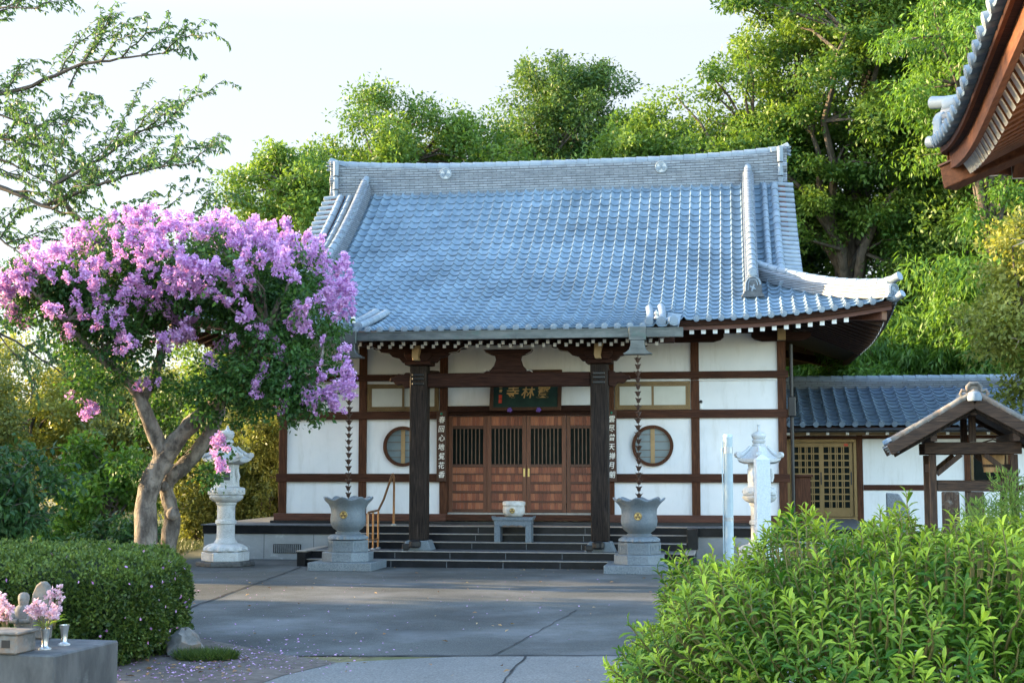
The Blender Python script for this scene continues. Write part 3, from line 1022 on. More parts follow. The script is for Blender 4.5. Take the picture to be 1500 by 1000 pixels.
# round three-leaf crests on the ridge
def crest(parent, P, r, m, m2=None, name='crest', spin=0.0):
    """P(a, z, t) -> point; disc with raised rim and three leaves"""
    nn = 28
    d = MB()
    d.prism([(r * math.cos(2 * pi * i / nn), r * math.sin(2 * pi * i / nn)) for i in range(nn)], P, 0, .018)
    o = d.build(name, m, parent)
    k = MB()
    ring = [P(r * .9 * math.cos(2 * pi * i / nn), r * .9 * math.sin(2 * pi * i / nn), .022) for i in range(nn + 1)]
    k.tube(ring, r * .085, 6, cap=False)
    for j in range(3):
        a = 2 * pi * j / 3 + pi / 2 + spin
        cx, cz = .42 * r * math.cos(a), .42 * r * math.sin(a)
        lf = []
        for i in range(14):
            t = 2 * pi * i / 14
            rr = r * .34 * (1 - .16 * math.cos(3 * t))
            lf.append((cx + rr * math.cos(t + a), cz + rr * math.sin(t + a)))
        k.prism(lf, P, .017, .032)
        k.tube([P(cx * .2, cz * .2, .036), P(cx * 1.7, cz * 1.7, .036)], r * .04, 5)
    k.build('leaf_relief', m2 or m, o)
    return o
for x in (-2.78, 2.74):
    crest(mridge, lambda a, z, t, x=x: (x + a, YC - .192 - t * 1.3, RB + .42 + z), .155, M['whitestone'], M['cap'])

# descending ridges ------------------------------------------------------
kprof = layered(.30, .34, 6, .014, .085)
def on_front(x, a, h=0.0):
    return Vector((x, YE + a, float(roof_z(np.array([x]), a, XE)[0]) + h))
for sx in (1, -1):
    pth = [on_front(sx * 4.88, a, .02) for a in np.linspace(6.85, 1.45, 16)]
    k = MB().sweep(pth, kprof).build('descending_ridge', M['ridge2'], roof)
    c = MB()
    for i in range(18):
        a0 = 6.85 - i * .30
        c.tube([on_front(sx * 4.88, a0, .44), on_front(sx * 4.88, a0 - .29, .46)], [.095, .10], 10)
    c.build('ridge_cap_row', M['cap'], k, 0, 40)
    onigawara(k, on_front(sx * 4.88, 1.36, .05), (0, -1, 0), .40, .46)
    # round verge rolls between the descending ridge and the gable edge
    for xx, r in ((5.27, .072), (5.52, .085)):
        v = MB()
        for i in range(18):
            a0 = 6.7 - i * .28
            if a0 - .27 < XE - xx - .2: break
            v.tube([on_front(sx * min(xx, 5.44), a0, .075) + Vector((sx * max(0, xx - 5.44), 0, 0)), on_front(sx * min(xx, 5.44), a0 - .275, .085) + Vector((sx * max(0, xx - 5.44), 0, 0))], [r, r * 1.06], 10)
        v.build('verge_roll', M['cap'], roof, 0, 40)
    v = MB()
    i = 0
    a0 = 6.75
    while a0 > 2.05:
        p = on_front(sx * 5.42, a0, .05)
        p.x = sx * 5.55
        v.tube([p, p + Vector((sx * .42, -.02, -.05))], [.064, .070], 10)
        q = p + Vector((sx * .42, -.02, -.05))
        v.tube([q, q + Vector((sx * .012, 0, 0))], [.055, .045], 10)
        a0 -= .205
    v.build('verge_tile_row', M['cap'], roof, 0, 40)
    v = MB()
    for i in range(12):
        a0, a1 = 6.9 - i * .42, 6.9 - (i + 1) * .42
        if a1 < 2.55: break
        for t0, t1 in (((6.9 - i * .42), (6.9 - (i + 1) * .42)),):
            p, q = on_front(sx * 5.42, t0, -.02), on_front(sx * 5.42, t1, -.02)
            p.x = q.x = sx * 5.60
            v.beam(p, q, .36, .10)
            pb, qb = p.copy(), q.copy()
            pb.y = 2 * YC - p.y; qb.y = 2 * YC - q.y
            v.beam(pb, qb, .36, .10)
    v.build('barge_board', M['fascia'], roof)
    # gable wall
    gp = [(YC - 4.3, 5.9)] + [(YE + a, float(roof_z(np.array([5.2]), a, XE)[0]) - .12) for a in np.linspace(2.6, 7.0, 8)]
    gp = gp + [(2 * YC - y, z) for y, z in reversed(gp[:-1])]
    MB().prism(gp, lambda a, z, t: (sx * t, a, z), 5.0, 5.2).build('gable_wall', M['plaster'], hall)
    # hip ridge
    hp = []
    for t in np.linspace(0, 1, 15):
        a = 2.75 * (1 - t) + .10 * t
        x = sx * (XE - a)
        z = float(roof_z(np.array([abs(x)]), a, XE)[0])
        hp.append(Vector((x, YE + a, z - .01 + .06 * max(0, t - .7))))
    hk = MB().sweep(hp, layered(.28, .23, 4, .014, .08)).build('hip_ridge', M['ridge2'], roof)
    c = MB()
    for i in range(14):
        p, q = hp[i] + Vector((0, 0, .325)), hp[i + 1] + Vector((0, 0, .33))
        c.tube([p, p + (q - p) * .98], [.082, .088], 10)
    d = (hp[-1] - hp[-2]).normalized()
    e = hp[-1] + Vector((0, 0, .345))
    c.tube([e - d * .1, e + d * .06 + Vector((0, 0, .02)), e + d * .24 + Vector((0, 0, .09))], [.082, .085, .09], 12)
    c.build('ridge_cap_row', M['cap'], hk, 0, 40)
    onigawara(hk, hp[-1] + d * .04 + Vector((0, 0, .0)), (d.x, d.y, 0), .32, .30, M['cap'], disc=False)
    t0 = hp[-1] - Vector((0, 0, .02))
    MB().tube([t0 - d * .05, t0 + d * .16 + Vector((0, 0, .03)), t0 + d * .30 + Vector((0, 0, .11))], [.07, .075, .078], 12).build('corner_tile', M['cap'], hk, 0, 40)
    # back hips, plain
    hb = [Vector((p.x, 2 * YC - p.y, p.z)) for p in hp]
    MB().sweep(hb, layered(.30, .30, 5, .014, .085)).build('hip_ridge', M['ridge2'], roof)
    # ridges on the porch roof edge
    for xi, a_top, rr in ((2.86, .55, .072), (3.10, .62, .078)):
        pp = []
        for t in np.linspace(0, 1, 10):
            a = a_top * (1 - t) - 1.36 * t
            x = xi - .10 * (1 - t) ** 2
            pp.append(Vector((sx * x, YE + a, float(porch_z(0, a)) + .10 + .02 * math.sin(pi * t))))
        rl = MB()
        for p, q in zip(pp[:-1], pp[1:]):
            rl.tube([p, p + (q - p) * .99], [rr, rr * 1.05], 10)
        dd = (pp[-1] - pp[-2]).normalized()
        rl.tube([pp[-1], pp[-1] + dd * .05], [rr * 1.25, rr * 1.25], 14)
        rl.tube([pp[-1] + dd * .05, pp[-1] + dd * .06], [rr * .95, rr * .85], 14)
        rl.build('porch_edge_roll', M['cap'], roof, 0, 40)
    # corner tile flare beside the porch roof
    zz = float(porch_z(0, -1.3))
    rl = MB().tube([(sx * 3.08, -3.0, zz + .10), (sx * 3.22, -3.22, zz + .09), (sx * 3.34, -3.42, zz + .10)], [.07, .085, .10], 12)
    rl.tube([(sx * 3.34, -3.42, zz + .10), (sx * 3.345, -3.43, zz + .10)], [.08, .07], 12)
    rl.build('corner_tile', M['cap'], roof, 0, 40)
    MB().lathe([(.035, 0), (.05, .02), (.04, .05), (.018, .065), (.035, .085), (.045, .105), (.035, .135), (.014, .155), (.004, .18)], 14, (sx * 3.0, -3.24, zz + .15)).build('urn_finial', M['beigestone'], roof, 0, 40)
    vg = MB()
    for i in range(6):
        a = .1 - i * .25
        z = float(porch_z(0, a))
        vg.tube([(sx * 3.16, YE + a, z + .05), (sx * 3.42, YE + a, z + .01)], [.05, .055], 10)
    vg.build('verge_tile_row', M['cap'], roof, 0, 40)

# porch -----------------------------------------------------------------
PY = -2.25
for X in (-1.86, 1.81):
    p = MB().box(X - .175, X + .175, PY - .175, PY + .175, .50, 4.02).build('porch_pillar', M['dark'], hall, .022)
    pb = MB()
    pb.prism([(-.30, 0), (.30, 0), (.22, .20), (-.22, .20)], lambda a, z, t: (X + a, PY + t, .301 + z), -.25, .25)
    pb.build('base_stone', M['granite'], p, .012)
    s = MB().lathe([(.10, -.03), (.12, .0), (.12, .09), (.06, .12)], 14, (X - .02, PY - .29, .40)).build('lamp_housing', M['black'], p)
    b = MB()
    b.box(X - .26, X + .26, PY - .26, PY + .26, 4.022, 4.10)
    b.prism([(-.20, 4.10), (.20, 4.10), (.27, 4.20), (.27, 4.27), (-.27, 4.27), (-.27, 4.20)], lambda a, z, t: (X + a, PY + t, z), -.27, .27)
    b.build('capital_block', M['darkbeam'], p, .008)
    ba = MB().prism([(-.95, 4.42), (-.95, 4.36), (-.82, 4.34), (-.80, 4.29), (-.62, 4.27), (-.55, 4.20), (-.42, 4.17), (-.34, 4.08), (.34, 4.08), (.42, 4.17), (.55, 4.20), (.62, 4.27), (.80, 4.29), (.82, 4.34), (.95, 4.36), (.95, 4.42)],
                    lambda a, z, t: (X + a, PY + t, z), -.10, .10).build('bracket_arm', M['darkbeam'], hall, .006)
    we = MB()
    for s_ in (-1, 1):
        we.tube([(X + s_ * .96, PY - .105, 4.40), (X + s_ * .84, PY - .105, 4.345), (X + s_ * .79, PY - .105, 4.29), (X + s_ * .62, PY - .105, 4.265)], .009, 5)
    we.build('white_edge', M['nosing'], ba)
    te = MB()
    te.prism([(-.06, 4.40), (.10, 4.40), (.05, 4.18), (.07, 4.10), (-.05, 4.10), (-.07, 4.18)], lambda a, z, t: (X + a, PY + t, z), -.46, -.272)
    te.build('beam_nose', M['tanwood'], ba, .006)
    # carved nosing on the outer side, at beam height
    s_ = 1 if X > 0 else -1
    no = [(.176, 3.58), (.30, 3.56), (.36, 3.64), (.47, 3.62), (.55, 3.70), (.62, 3.70), (.60, 3.78), (.50, 3.80), (.44, 3.86), (.34, 3.84), (.28, 3.88), (.176, 3.88)]
    MB().prism([(s_ * a, z) for a, z in no], lambda a, z, t: (X + a, PY + t, z), -.075, .075).build('carved_nosing', M['darkbeam'], hall, .012)
    # curved tie back to the wall
    MB().sweep([(X, PY + .15, 3.62), (X, PY + .8, 3.86), (X, PY + 1.5, 3.90), (X, -.06, 3.80)], [(-.08, -.12), (.08, -.12), (.08, .12), (-.08, .12)]).build('tie_beam', M['darkbeam'], hall, .008)
    gd = MB()
    for z in (3.62, 3.72, 3.80):
        gd.box(X - .12, X + .12, PY - .205, PY - .176, z, z + .05)
    gd.build('beam_tenon', M['black'], p, .01)
pbm = MB().box(-1.685, 1.635, PY - .11, PY + .11, 3.575, 3.86).build('porch_beam', M['darkbeam'], hall, .02, )
# frog-leg strut
fk = [(-.50, 3.86), (-.44, 3.90), (-.36, 3.92), (-.29, 4.0), (-.25, 4.12), (-.27, 4.20), (-.36, 4.22), (-.46, 4.27), (-.5, 4.33), (.5, 4.33), (.46, 4.27), (.36, 4.22), (.27, 4.20), (.25, 4.12), (.29, 4.0), (.36, 3.92), (.44, 3.90), (.50, 3.86)]
MB().prism([(a - .03, z + .002) for a, z in fk], lambda a, z, t: (a, PY + t, z), -.08, .08).build('frog_leg_strut', M['darkbeam'], hall, .01)
ke = MB()
for s_ in (-1, 1):
    ke.tube([(-.03 + s_ * .5, PY - .085, 3.87), (-.03 + s_ * .44, PY - .085, 3.905), (-.03 + s_ * .38, PY - .085, 3.90)], .012, 5)
    ke.tube([(-.03 + s_ * .5, PY - .085, 4.33), (-.03 + s_ * .46, PY - .085, 4.27), (-.03 + s_ * .36, PY - .085, 4.22)], .009, 5)
ke.build('white_edge', M['nosing'], hall)
MB().box(-3.3, 3.3, PY - .10, PY + .10, 4.425, 4.60).build('porch_purlin', M['darkbeam'], hall, .008)
MB().box(-3.25, 3.25, -3.33, -3.27, 4.44, 4.565).build('fascia_board', M['darkbeam'], hall)
# copper gutter with two hoppers
b = MB()
b.sweep([(-3.62, -3.56, 4.425), (3.52, -3.56, 4.425)], [(-.085, .165), (-.085, 0), (.085, 0), (.085, .165), (.065, .165), (.065, .018), (-.065, .018), (-.065, .165)])
gut = b.build('gutter', M['copper'], hall)
b = MB()
for x in np.arange(-3.3, 3.5, .72): b.box(x, x + .02, -3.652, -3.646, 4.43, 4.58)
b.box(-3.62, 3.52, -3.662, -3.647, 4.575, 4.595)
b.build('gutter_seam', M['copper'], gut)
for X in (-2.98, 2.66):
    h = MB()
    h.box(X - .16, X + .16, -3.70, -3.42, 4.36, 4.615)
    h.prism([(-.13, 4.36), (.13, 4.36), (.135, 4.25), (.16, 4.18), (.24, 4.12), (.27, 4.12), (.27, 4.09), (-.27, 4.09), (-.27, 4.12), (-.24, 4.12), (-.16, 4.18), (-.135, 4.25)], lambda a, z, t: (X + a, -3.56 + t, z), -.14, .14)
    h.build('gutter_hopper', M['copper'], hall, .008)
# name board above the door
PT = Matrix.Translation((.01, -.10, 3.60)) @ Matrix.Rotation(R(-14), 4, 'X')
def PP(a, z, t): return PT @ Vector((a, -t, z))
bo = MB().prism([(-.70, -.37), (.70, -.37), (.70, .40), (-.70, .40)], PP, 0, .03).build('name_board', M['plaque'], hall)
fr = MB()
for q in (((-.78, -.44), (.78, -.44), (.70, -.371), (-.70, -.371)), ((-.78, .47), (.78, .47), (.70, .401), (-.70, .401)), ((-.78, -.439), (-.701, -.37), (-.701, .40), (-.78, .469)), ((.78, -.439), (.701, -.37), (.701, .40), (.78, .469))):
    fr.prism(q, PP, -.01, .06)
fr.build('board_frame', M['signwood'], bo, .006)
def lettering(body, size, mtx, m, parent, offset=.006, shear=0.0, squash=1.0):
    me_ = text_mesh(body, size, .004, offset, shear)
    me_.transform(Matrix.Diagonal((squash, 1, 1, 1)))
    me_.transform(Matrix.Rotation(pi / 2, 4, 'X'))
    me_.transform(mtx)
    return link('lettering', me_, m, parent)
for ch, x in (('寺', -.30), ('林', .04), ('寳', .37)):
    lettering(ch, .29, PT @ Matrix.Translation((x, -.036, -.05)), M['goldink'], bo, .003, .16)
for i, ch in enumerate('山主書'):
    lettering(ch, .075, PT @ Matrix.Translation((-.55, -.036, .20 - .1 * i)), M['goldink'], bo, .001, .1)
se = MB().prism([(-.585, -.27), (-.515, -.27), (-.515, -.18), (-.585, -.18)], PP, .03, .036)
se.prism([(-.585, -.165), (-.515, -.165), (-.515, -.085), (-.585, -.085)], PP, .03, .036)
se.build('seal_mark', M['redseal'], bo)
for x in (-.33, .30):
    tz = MB()
    for k in range(5):
        a = 2 * pi * k / 5
        tz.tube([PP(x, -.40, .07), PP(x + .05 * math.cos(a), -.46 - .03 * math.sin(a), .075)], [.03, .02], 6)
    tz.build('purple_knot', M['purple'], bo)
# vertical couplet boards
for X, body, first in ((-1.85, '春回心地覺花香', 0), (1.86, '雲尽曾天禅月朗', 1)):
    sb = MB().box(X - .105, X + .105, -.115, -.085, 1.66, 3.19).build('couplet_board', M['signwood'], hall, .006)
    br_ = MB().box(X - .03, X + .03, -.084, -.06, 1.8, 3.1).build('board_bracket', M['black'], sb)
    for i, ch in enumerate(body):
        lettering(ch, .155, Matrix.Translation((X + .005 * (-1) ** i, -.118, 2.985 - .198 * i)), M['whiteink'], sb, .0022, .14, .9)
    MB().lathe([(.025, 0), (.025, .01), (.01, .018)], 12).build('green_knob', M['greendot'], sb).matrix_local = Matrix.Translation((X, -.116, 3.125)) @ Matrix.Rotation(pi / 2, 4, 'X')
# downpipe at the right corner
b = MB().tube([(5.66, -.02, 4.55), (5.66, -.02, .76)], .04, 10)
dp = b.build('downpipe', M['black'], hall, 0, 40)
MB().box(5.58, 5.74, -.12, .05, 3.02, 3.45).build('pipe_box', M['black'], dp, .02)
# ------------------------------------------------------------------ low side wing
wing = thing('side_wing', 'low white walled side building with slate blue tiled roof and bronze lattice doors', 'building', (TX, TY, 0), -PHI)
WYF, WYE = 4.5, 3.6
b = MB()
b.box(7.36, 16.5, WYF, WYF + .2, .3, 2.95); b.box(5.62, 7.36, WYF, WYF + .2, 2.62, 2.95); b.box(16.3, 16.5, WYF + .21, 9.5, .3, 3.2); b.box(5.62, 16.29, 9.3, 9.5, .3, 2.95)
b.build('wall', M['plaster'], wing)
MB().box(5.62, 16.5, WYF - .45, WYF + .19, 0, .295).build('foundation', M['blacktile'], wing)
MB().box(5.62, 7.36, WYF - .9, WYF - .46, 0, .42).build('entrance_step', M['steptop'], wing, .01)
for X in (7.42, 9.9, 10.9, 13.2, 15.4):
    MB().box(X - .07, X + .07, WYF - .035, WYF + .19, .30, 2.93).build('post', M['wood'], wing, .004)
MB().box(7.50, 16.4, WYF - .028, WYF - .001, 1.42, 1.55).build('beam', M['beam'], wing)
MB().box(5.62, 16.4, WYF - .04, WYF - .001, 2.64, 2.72).build('beam', M['beam'], wing)
MB().box(7.5, 16.4, WYF - .05, WYF - .001, .30, .44).build('sill_beam', M['beam'], wing)
fr = MB()
fr.box(5.70, 7.34, WYF - .06, WYF + .06, .70, .78); fr.box(5.70, 7.34, WYF - .06, WYF + .06, 2.56, 2.635)
fr.box(5.70, 5.77, WYF - .06, WYF + .06, .781, 2.559); fr.box(7.27, 7.34, WYF - .06, WYF + .06, .781, 2.559)
dfr = fr.build('door_frame', M['bronze2'], wing, .004)
MB().box(5.62, 7.36, WYF - .02, WYF + .15, .296, .699).build('door_threshold', M['blacktile'], wing)
for x0, x1, y in ((5.78, 6.55, WYF - .03), (6.49, 7.26, WYF + .008)):
    s = MB()
    s.box(x0, x0 + .085, y, y + .03, .79, 2.55); s.box(x1 - .085, x1, y, y + .03, .79, 2.55)
    s.box(x0 + .086, x1 - .086, y, y + .03, .79, 1.00); s.box(x0 + .086, x1 - .086, y, y + .03, 2.45, 2.55)
    d = s.build('sliding_door', M['bronze2'], wing, .003)
    MB().box(x0 + .086, x1 - .086, y + .018, y + .022, 1.0, 2.45).build('glass', M['glass'], d)
    l = MB()
    nx, nz = 4, 9
    for i in range(1, nx):
        for o_ in (-.022, .022):
            xx = x0 + .086 + (x1 - x0 - .172) * i / nx + o_
            l.box(xx - .012, xx + .012, y + .002, y + .016, 1.0, 2.45)
    for j in range(1, nz):
        zz = 1.0 + 1.45 * j / nz
        l.box(x0 + .086, x1 - .086, y - .001, y + .0135, zz - .017, zz + .017)
    l.build('lattice', M['bronze2'], d)
    MB().box(x1 - .06, x1 - .03, y - .008, y - .001, 1.55, 1.85).build('handle', M['black'], d)
MB().box(7.06, 7.15, WYF + .0, WYF + .006, 2.47, 2.53).build('door_sticker', M['redseal'], wing)
f = MB(); f.box(9.98, 10.82, WYF - .04, WYF + .0, 1.56, 1.62); f.box(9.98, 10.82, WYF - .04, WYF, 2.50, 2.56); f.box(9.98, 10.04, WYF - .04, WYF, 1.621, 2.499); f.box(10.76, 10.82, WYF - .04, WYF, 1.621, 2.499); f.box(10.38, 10.42, WYF - .038, WYF, 1.621, 2.499)
wf = f.build('window', M['bronze'], wing)
MB().box(10.05, 10.75, WYF - .02, WYF - .012, 1.63, 2.49).build('pane', M['glass'], wf)
# wing roof
WL = 3.0
def wz(u, a): return 2.94 + a * .315 + .012 * a * a + 0 * u
WX0, WX1 = 5.42, 16.9
tfw = lambda u, a, z: (u, WYE + a, z)
tfwb = lambda u, a, z: (WX0 + WX1 - u, WYE + 2 * WL - a, z)
v, f = tile_field(wz, lambda a: 99, list(np.linspace(3.0, 0, 12)), tfw, 0, lip=.06, u0=WX0, u1=WX1, wv=.30)
v2, f2 = tile_field(wz, lambda a: 99, list(np.linspace(3.0, 0, 12)), tfwb, 0, lip=.06, u0=WX0, u1=WX1, wv=.30)
wr = link('roof', np_mesh('roof', np.concatenate([v, v2]), np.concatenate([f, f2 + len(v)]), M['tile_dark'], smooth=True), None, wing)
wr.data.set_sharp_from_angle(angle=R(50))
c = MB()
u = WX0 + .1
k = math.ceil(WX0 / .30)
while (k + .18) * .30 < WX1 - .05:
    u = (k + .18) * .30
    z = float(wz(u, 0)) + .035
    c.tube([(u, WYE + .06, z), (u, WYE - .04, z - .01)], .07, 12)
    k += 1
c.build('eave_tile_row', M['tile_dark'], wr, 0, 35)
b = MB(); b.add([(WX0, WYE + .02, 2.86), (WX1, WYE + .02, 2.86), (WX1, WYE + WL, 3.86), (WX0, WYE + WL, 3.86), (WX0, WYE + 2 * WL, 2.86), (WX1, WYE + 2 * WL, 2.86)], [(0, 1, 2, 3), (3, 2, 5, 4)])
b.build('eave_soffit', M['eave'], wr)
MB().box(WX0, WX1, WYE + .03, WYE + .09, 2.80, 2.90).build('fascia_board', M['darkbeam'], wr)
MB().tube([(WX0, WYE - .09, 2.83), (WX1, WYE - .09, 2.83)], .05, 10).build('gutter', M['black'], wr, 0, 40)
kx = 5.72
while kx < 13.5:
    r = MB().beam((kx, WYE + .12, 2.765), (kx, WYF + .0, 3.05), .07, .08).build('rafter', M['eave'], wing)
    MB().box(kx - .037, kx + .037, WYE + .10, WYE + .117, 2.725, 2.80).build('white_end', M['whitepaint'], r)
    kx += .455
MB().box(5.62, 16.4, WYF - .05, WYF - .002, 2.73, 2.93).build('frieze_board', M['tanwood'], wing)
b = MB().sweep([(x, WYE + WL, 3.92) for x in np.linspace(WX0, WX1, 6)], layered(.30, .22, 4, .012, .09))
wrd = b.build('main_ridge', M['ridge2'], wr)
c = MB()
for x in np.arange(WX0, WX1, .3): c.tube([(x, WYE + WL, 4.20), (x + .29, WYE + WL, 4.19)], [.10, .095], 10)
c.build('ridge_cap_row', M['cap'], wrd, 0, 40)
MB().prism([(WYE + .2, 2.9), (WYE + 2 * WL - .2, 2.9), (WYE + WL, 3.82)], lambda a, z, t: (t, a, z), 16.3, 16.5).build('gable_wall', M['plaster'], wing)

# ------------------------------------------------------------------ neighbouring hall whose roof corner shows top right
RC = Vector((4.39, 14.5, 0)); re_ = Vector((-.219, -.976, 0)).normalized(); rn = Vector((-re_.y, re_.x, 0))
hall2 = thing('neighbouring_hall', 'neighbouring hall of brown timber whose upswept tiled eave corner juts in at top right', 'temple', tuple(RC))
hu, hv, ze2 = 4.6, 4.0, 4.94
def z2(u, a, half): return ze2 + (.36 * a + .045 * a * a) + .33 * np.maximum(0, 1 - np.abs(half - np.abs(u)) / 3.4) ** 2.0 * np.maximum(0, 1 - a / 3)
P2 = lambda s, a: re_ * s + rn * a          # metres along the eave and inward, from the corner
tfa = lambda u, a, z: ((hu - u) * re_.x + a * rn.x, (hu - u) * re_.y + a * rn.y, z)
tfb = lambda u, a, z: (a * re_.x + (hv - u) * rn.x, a * re_.y + (hv - u) * rn.y, z)
tfc = lambda u, a, z: ((hu + u) * re_.x + (2 * hv - a) * rn.x, (hu + u) * re_.y + (2 * hv - a) * rn.y, z)
tfd = lambda u, a, z: ((2 * hu - a) * re_.x + (hv + u) * rn.x, (2 * hu - a) * re_.y + (hv + u) * rn.y, z)
zfa = lambda u, a: z2(u, a, hu)
zfb = lambda u, a: z2(u, a, hv)
vs, fs, o = [], [], 0
ra = list(np.linspace(4.0, 0, 14))
for zf, tf, hh_ in ((zfa, tfa, hu), (zfb, tfb, hv), (zfa, tfc, hu), (zfb, tfd, hv)):
    v, f = tile_field(zf, lambda a, hh_=hh_: max(hh_ - a, .02), ra, tf, hh_, lip=.07, wv=.33)
    vs.append(v); fs.append(f + o); o += len(v)
roof2 = link('roof', np_mesh('roof', np.concatenate(vs), np.concatenate(fs), M['tile'], smooth=True), None, hall2)
roof2.data.set_sharp_from_angle(angle=R(50))
for zf, tf, hh_ in ((zfa, tfa, hu), (zfb, tfb, hv)):
    c = MB()
    for k in range(-20, 20):
        u = (k + .18) * .33
        if abs(u) > hh_ - .12: continue
        z = float(zf(np.array([u]), 0.0)[0]) + .045
        p0, p1 = Vector(tf(u, .22, z + .05)), Vector(tf(u, -.05, z - .01))
        c.tube([p0, p1], [.055, .06], 14)
        dd = (p1 - p0).normalized()
        c.tube([p1 + dd * .001, p1 + dd * .008], [.045, .036], 14)
    c.build('eave_tile_row', M['cap'], roof2, 0, 35)
    underside(zf, lambda a, hh_=hh_: hh_ - a, list(np.linspace(3.2, .03, 8)), tf, .10, 40).build('eave_soffit', M['eave2'], roof2)
    fascia(zf, tf, -hh_ + .05, hh_ - .05, .04, -.02, .055, .09, M['darkbeam'], 'eave_lath', par=roof2)
    fascia(zf, tf, -hh_ + .1, hh_ - .10, .12, -.077, .17, .05, M['eave2'], 'fascia_board', par=roof2)
k = 0
for i in range(30):
    u = hu - .52 - i * .245
    if u > -1.5: rafter(u, zfa, tfa, .26, min(2.3, max(.6, hu - u + .1)), .31, .105, .15, .10, par=hall2, m=M['eave2'])
    u = hv - .52 - i * .245
    if u > .2: rafter(u, zfb, tfb, .26, min(2.3, max(.6, hv - u + .1)), .31, .105, .15, .10, par=hall2, m=M['eave2'])
p0 = P2(.10, .10) + Vector((0, 0, 4.90)); p1 = P2(2.2, 2.2) + Vector((0, 0, 5.42))
h = MB().beam(p0, p1, .18, .24).build('hip_rafter', M['eave2'], hall2, .008)
MB().beam(p0 + (p0 - p1).normalized() * .02 + Vector((0, 0, .125)), p1 + Vector((0, 0, .125)), .24, .02).build('cover_plate', M['fascia'], h)
hp = []
for t in np.linspace(0, 1, 14):
    a = 3.9 * (1 - t) + .12 * t
    hp.append(P2(a, a) + Vector((0, 0, float(z2(np.array([hu - a]), a, hu)[0]) + .0)))
hk = MB().sweep(hp, layered(.30, .26, 4, .014, .085)).build('hip_ridge', M['ridge2'], roof2)
d = (hp[-1] - hp[-2]).normalized()
c = MB()
for p, q in zip(hp[:-1], hp[1:]):
    c.tube([p + Vector((0, 0, .36)), q + Vector((0, 0, .37))], [.09, .095], 10)
e = hp[-1] + Vector((0, 0, .40))
c.tube([e - d * .1, e + d * .05 + Vector((0, 0, .03)), e + d * .20 + Vector((0, 0, .07))], [.06, .062, .068], 14)
c.build('ridge_cap_row', M['cap'], hk, 0, 40)
onigawara(hk, hp[-1] + d * .02, (d.x, d.y, 0), .34, .33, M['cap'], disc=False)
t0 = hp[-1]
MB().tube([t0 - d * .1, t0 + d * .10 + Vector((0, 0, .03)), t0 + d * .26 + Vector((0, 0, .07))], [.05, .056, .064], 14).build('corner_tile', M['cap'], hk, 0, 40)
b = MB()
bx = [P2(s, a) for s, a in ((2.0, 2.0), (2.0, 2 * hv - 2.0), (2 * hu - 2.0, 2 * hv - 2.0), (2 * hu - 2.0, 2.0))]
b.prism([(p.x, p.y) for p in bx], lambda a, z, t: (a, z, t), .5, 5.3)
b.build('wall', M['plaster'], hall2)
for p in bx:
    MB().box(p.x - .12, p.x + .12, p.y - .12, p.y + .12, 0, 5.2).build('post', M['wood'], hall2)

# ------------------------------------------------------------------ small wooden pavilion on the right
pav = thing('wooden_pavilion', 'small open pavilion of weathered wood with tiled gable roof at right', 'pavilion', (6.46, 20.0, 0), R(-13))
pav.scale = (.88, .95, .955)
for x, y in ((-.62, .0), (.62, .0), (-.62, 1.5), (.62, 1.5)):
    MB().box(x - .055, x + .055, y - .055, y + .055, 0, 2.24).build('post', M['agedwood'], pav, .008)
for y in (0, 1.5):
    MB().box(-.74, .74, y - .05, y + .05, 2.245, 2.42).build('tie_beam', M['agedbeam'], pav, .008)
    MB().box(-.56, .56, y - .035, y + .035, 1.70, 1.85).build('rail_beam', M['agedbeam'], pav, .006)
    MB().box(-.055, .055, y - .045, y + .045, 2.425, 2.80).build('king_post', M['agedwood'], pav, .005)
    for s in (-1, 1):
        MB().beam((s * .56, y, 1.95), (s * .18, y, 2.24), .07, .075).build('brace', M['agedwood'], pav, .005)
for x in (-.62, .62):
    MB().box(x - .05, x + .05, -.45, 1.95, 2.425, 2.54).build('plate_beam', M['agedbeam'], pav, .006)
    MB().box(x - .035, x + .035, .056, 1.444, 1.98, 2.10).build('side_rail', M['agedbeam'], pav, .006)
MB().box(-.05, .05, -.45, 1.95, 2.80, 2.90).build('ridge_beam', M['agedbeam'], pav, .006)
b = MB()
for x, y, w_ in ((-.36, -.02, .27), (.02, .03, .27)):
    MB().box(x - w_ / 2, x + w_ / 2, y - .05, y + .05, .7, 1.695).build('standing_board', M['mossywood'], pav, .015)
MB().prism([(-.5, 0), (.5, 0), (.46, .62), (.40, .62), (.38, .5), (-.38, .5), (-.40, .62), (-.46, .62)], lambda a, z, t: (a, t, z), .35, 1.2).build('stone_basin', M['oldstone'], pav, .01)
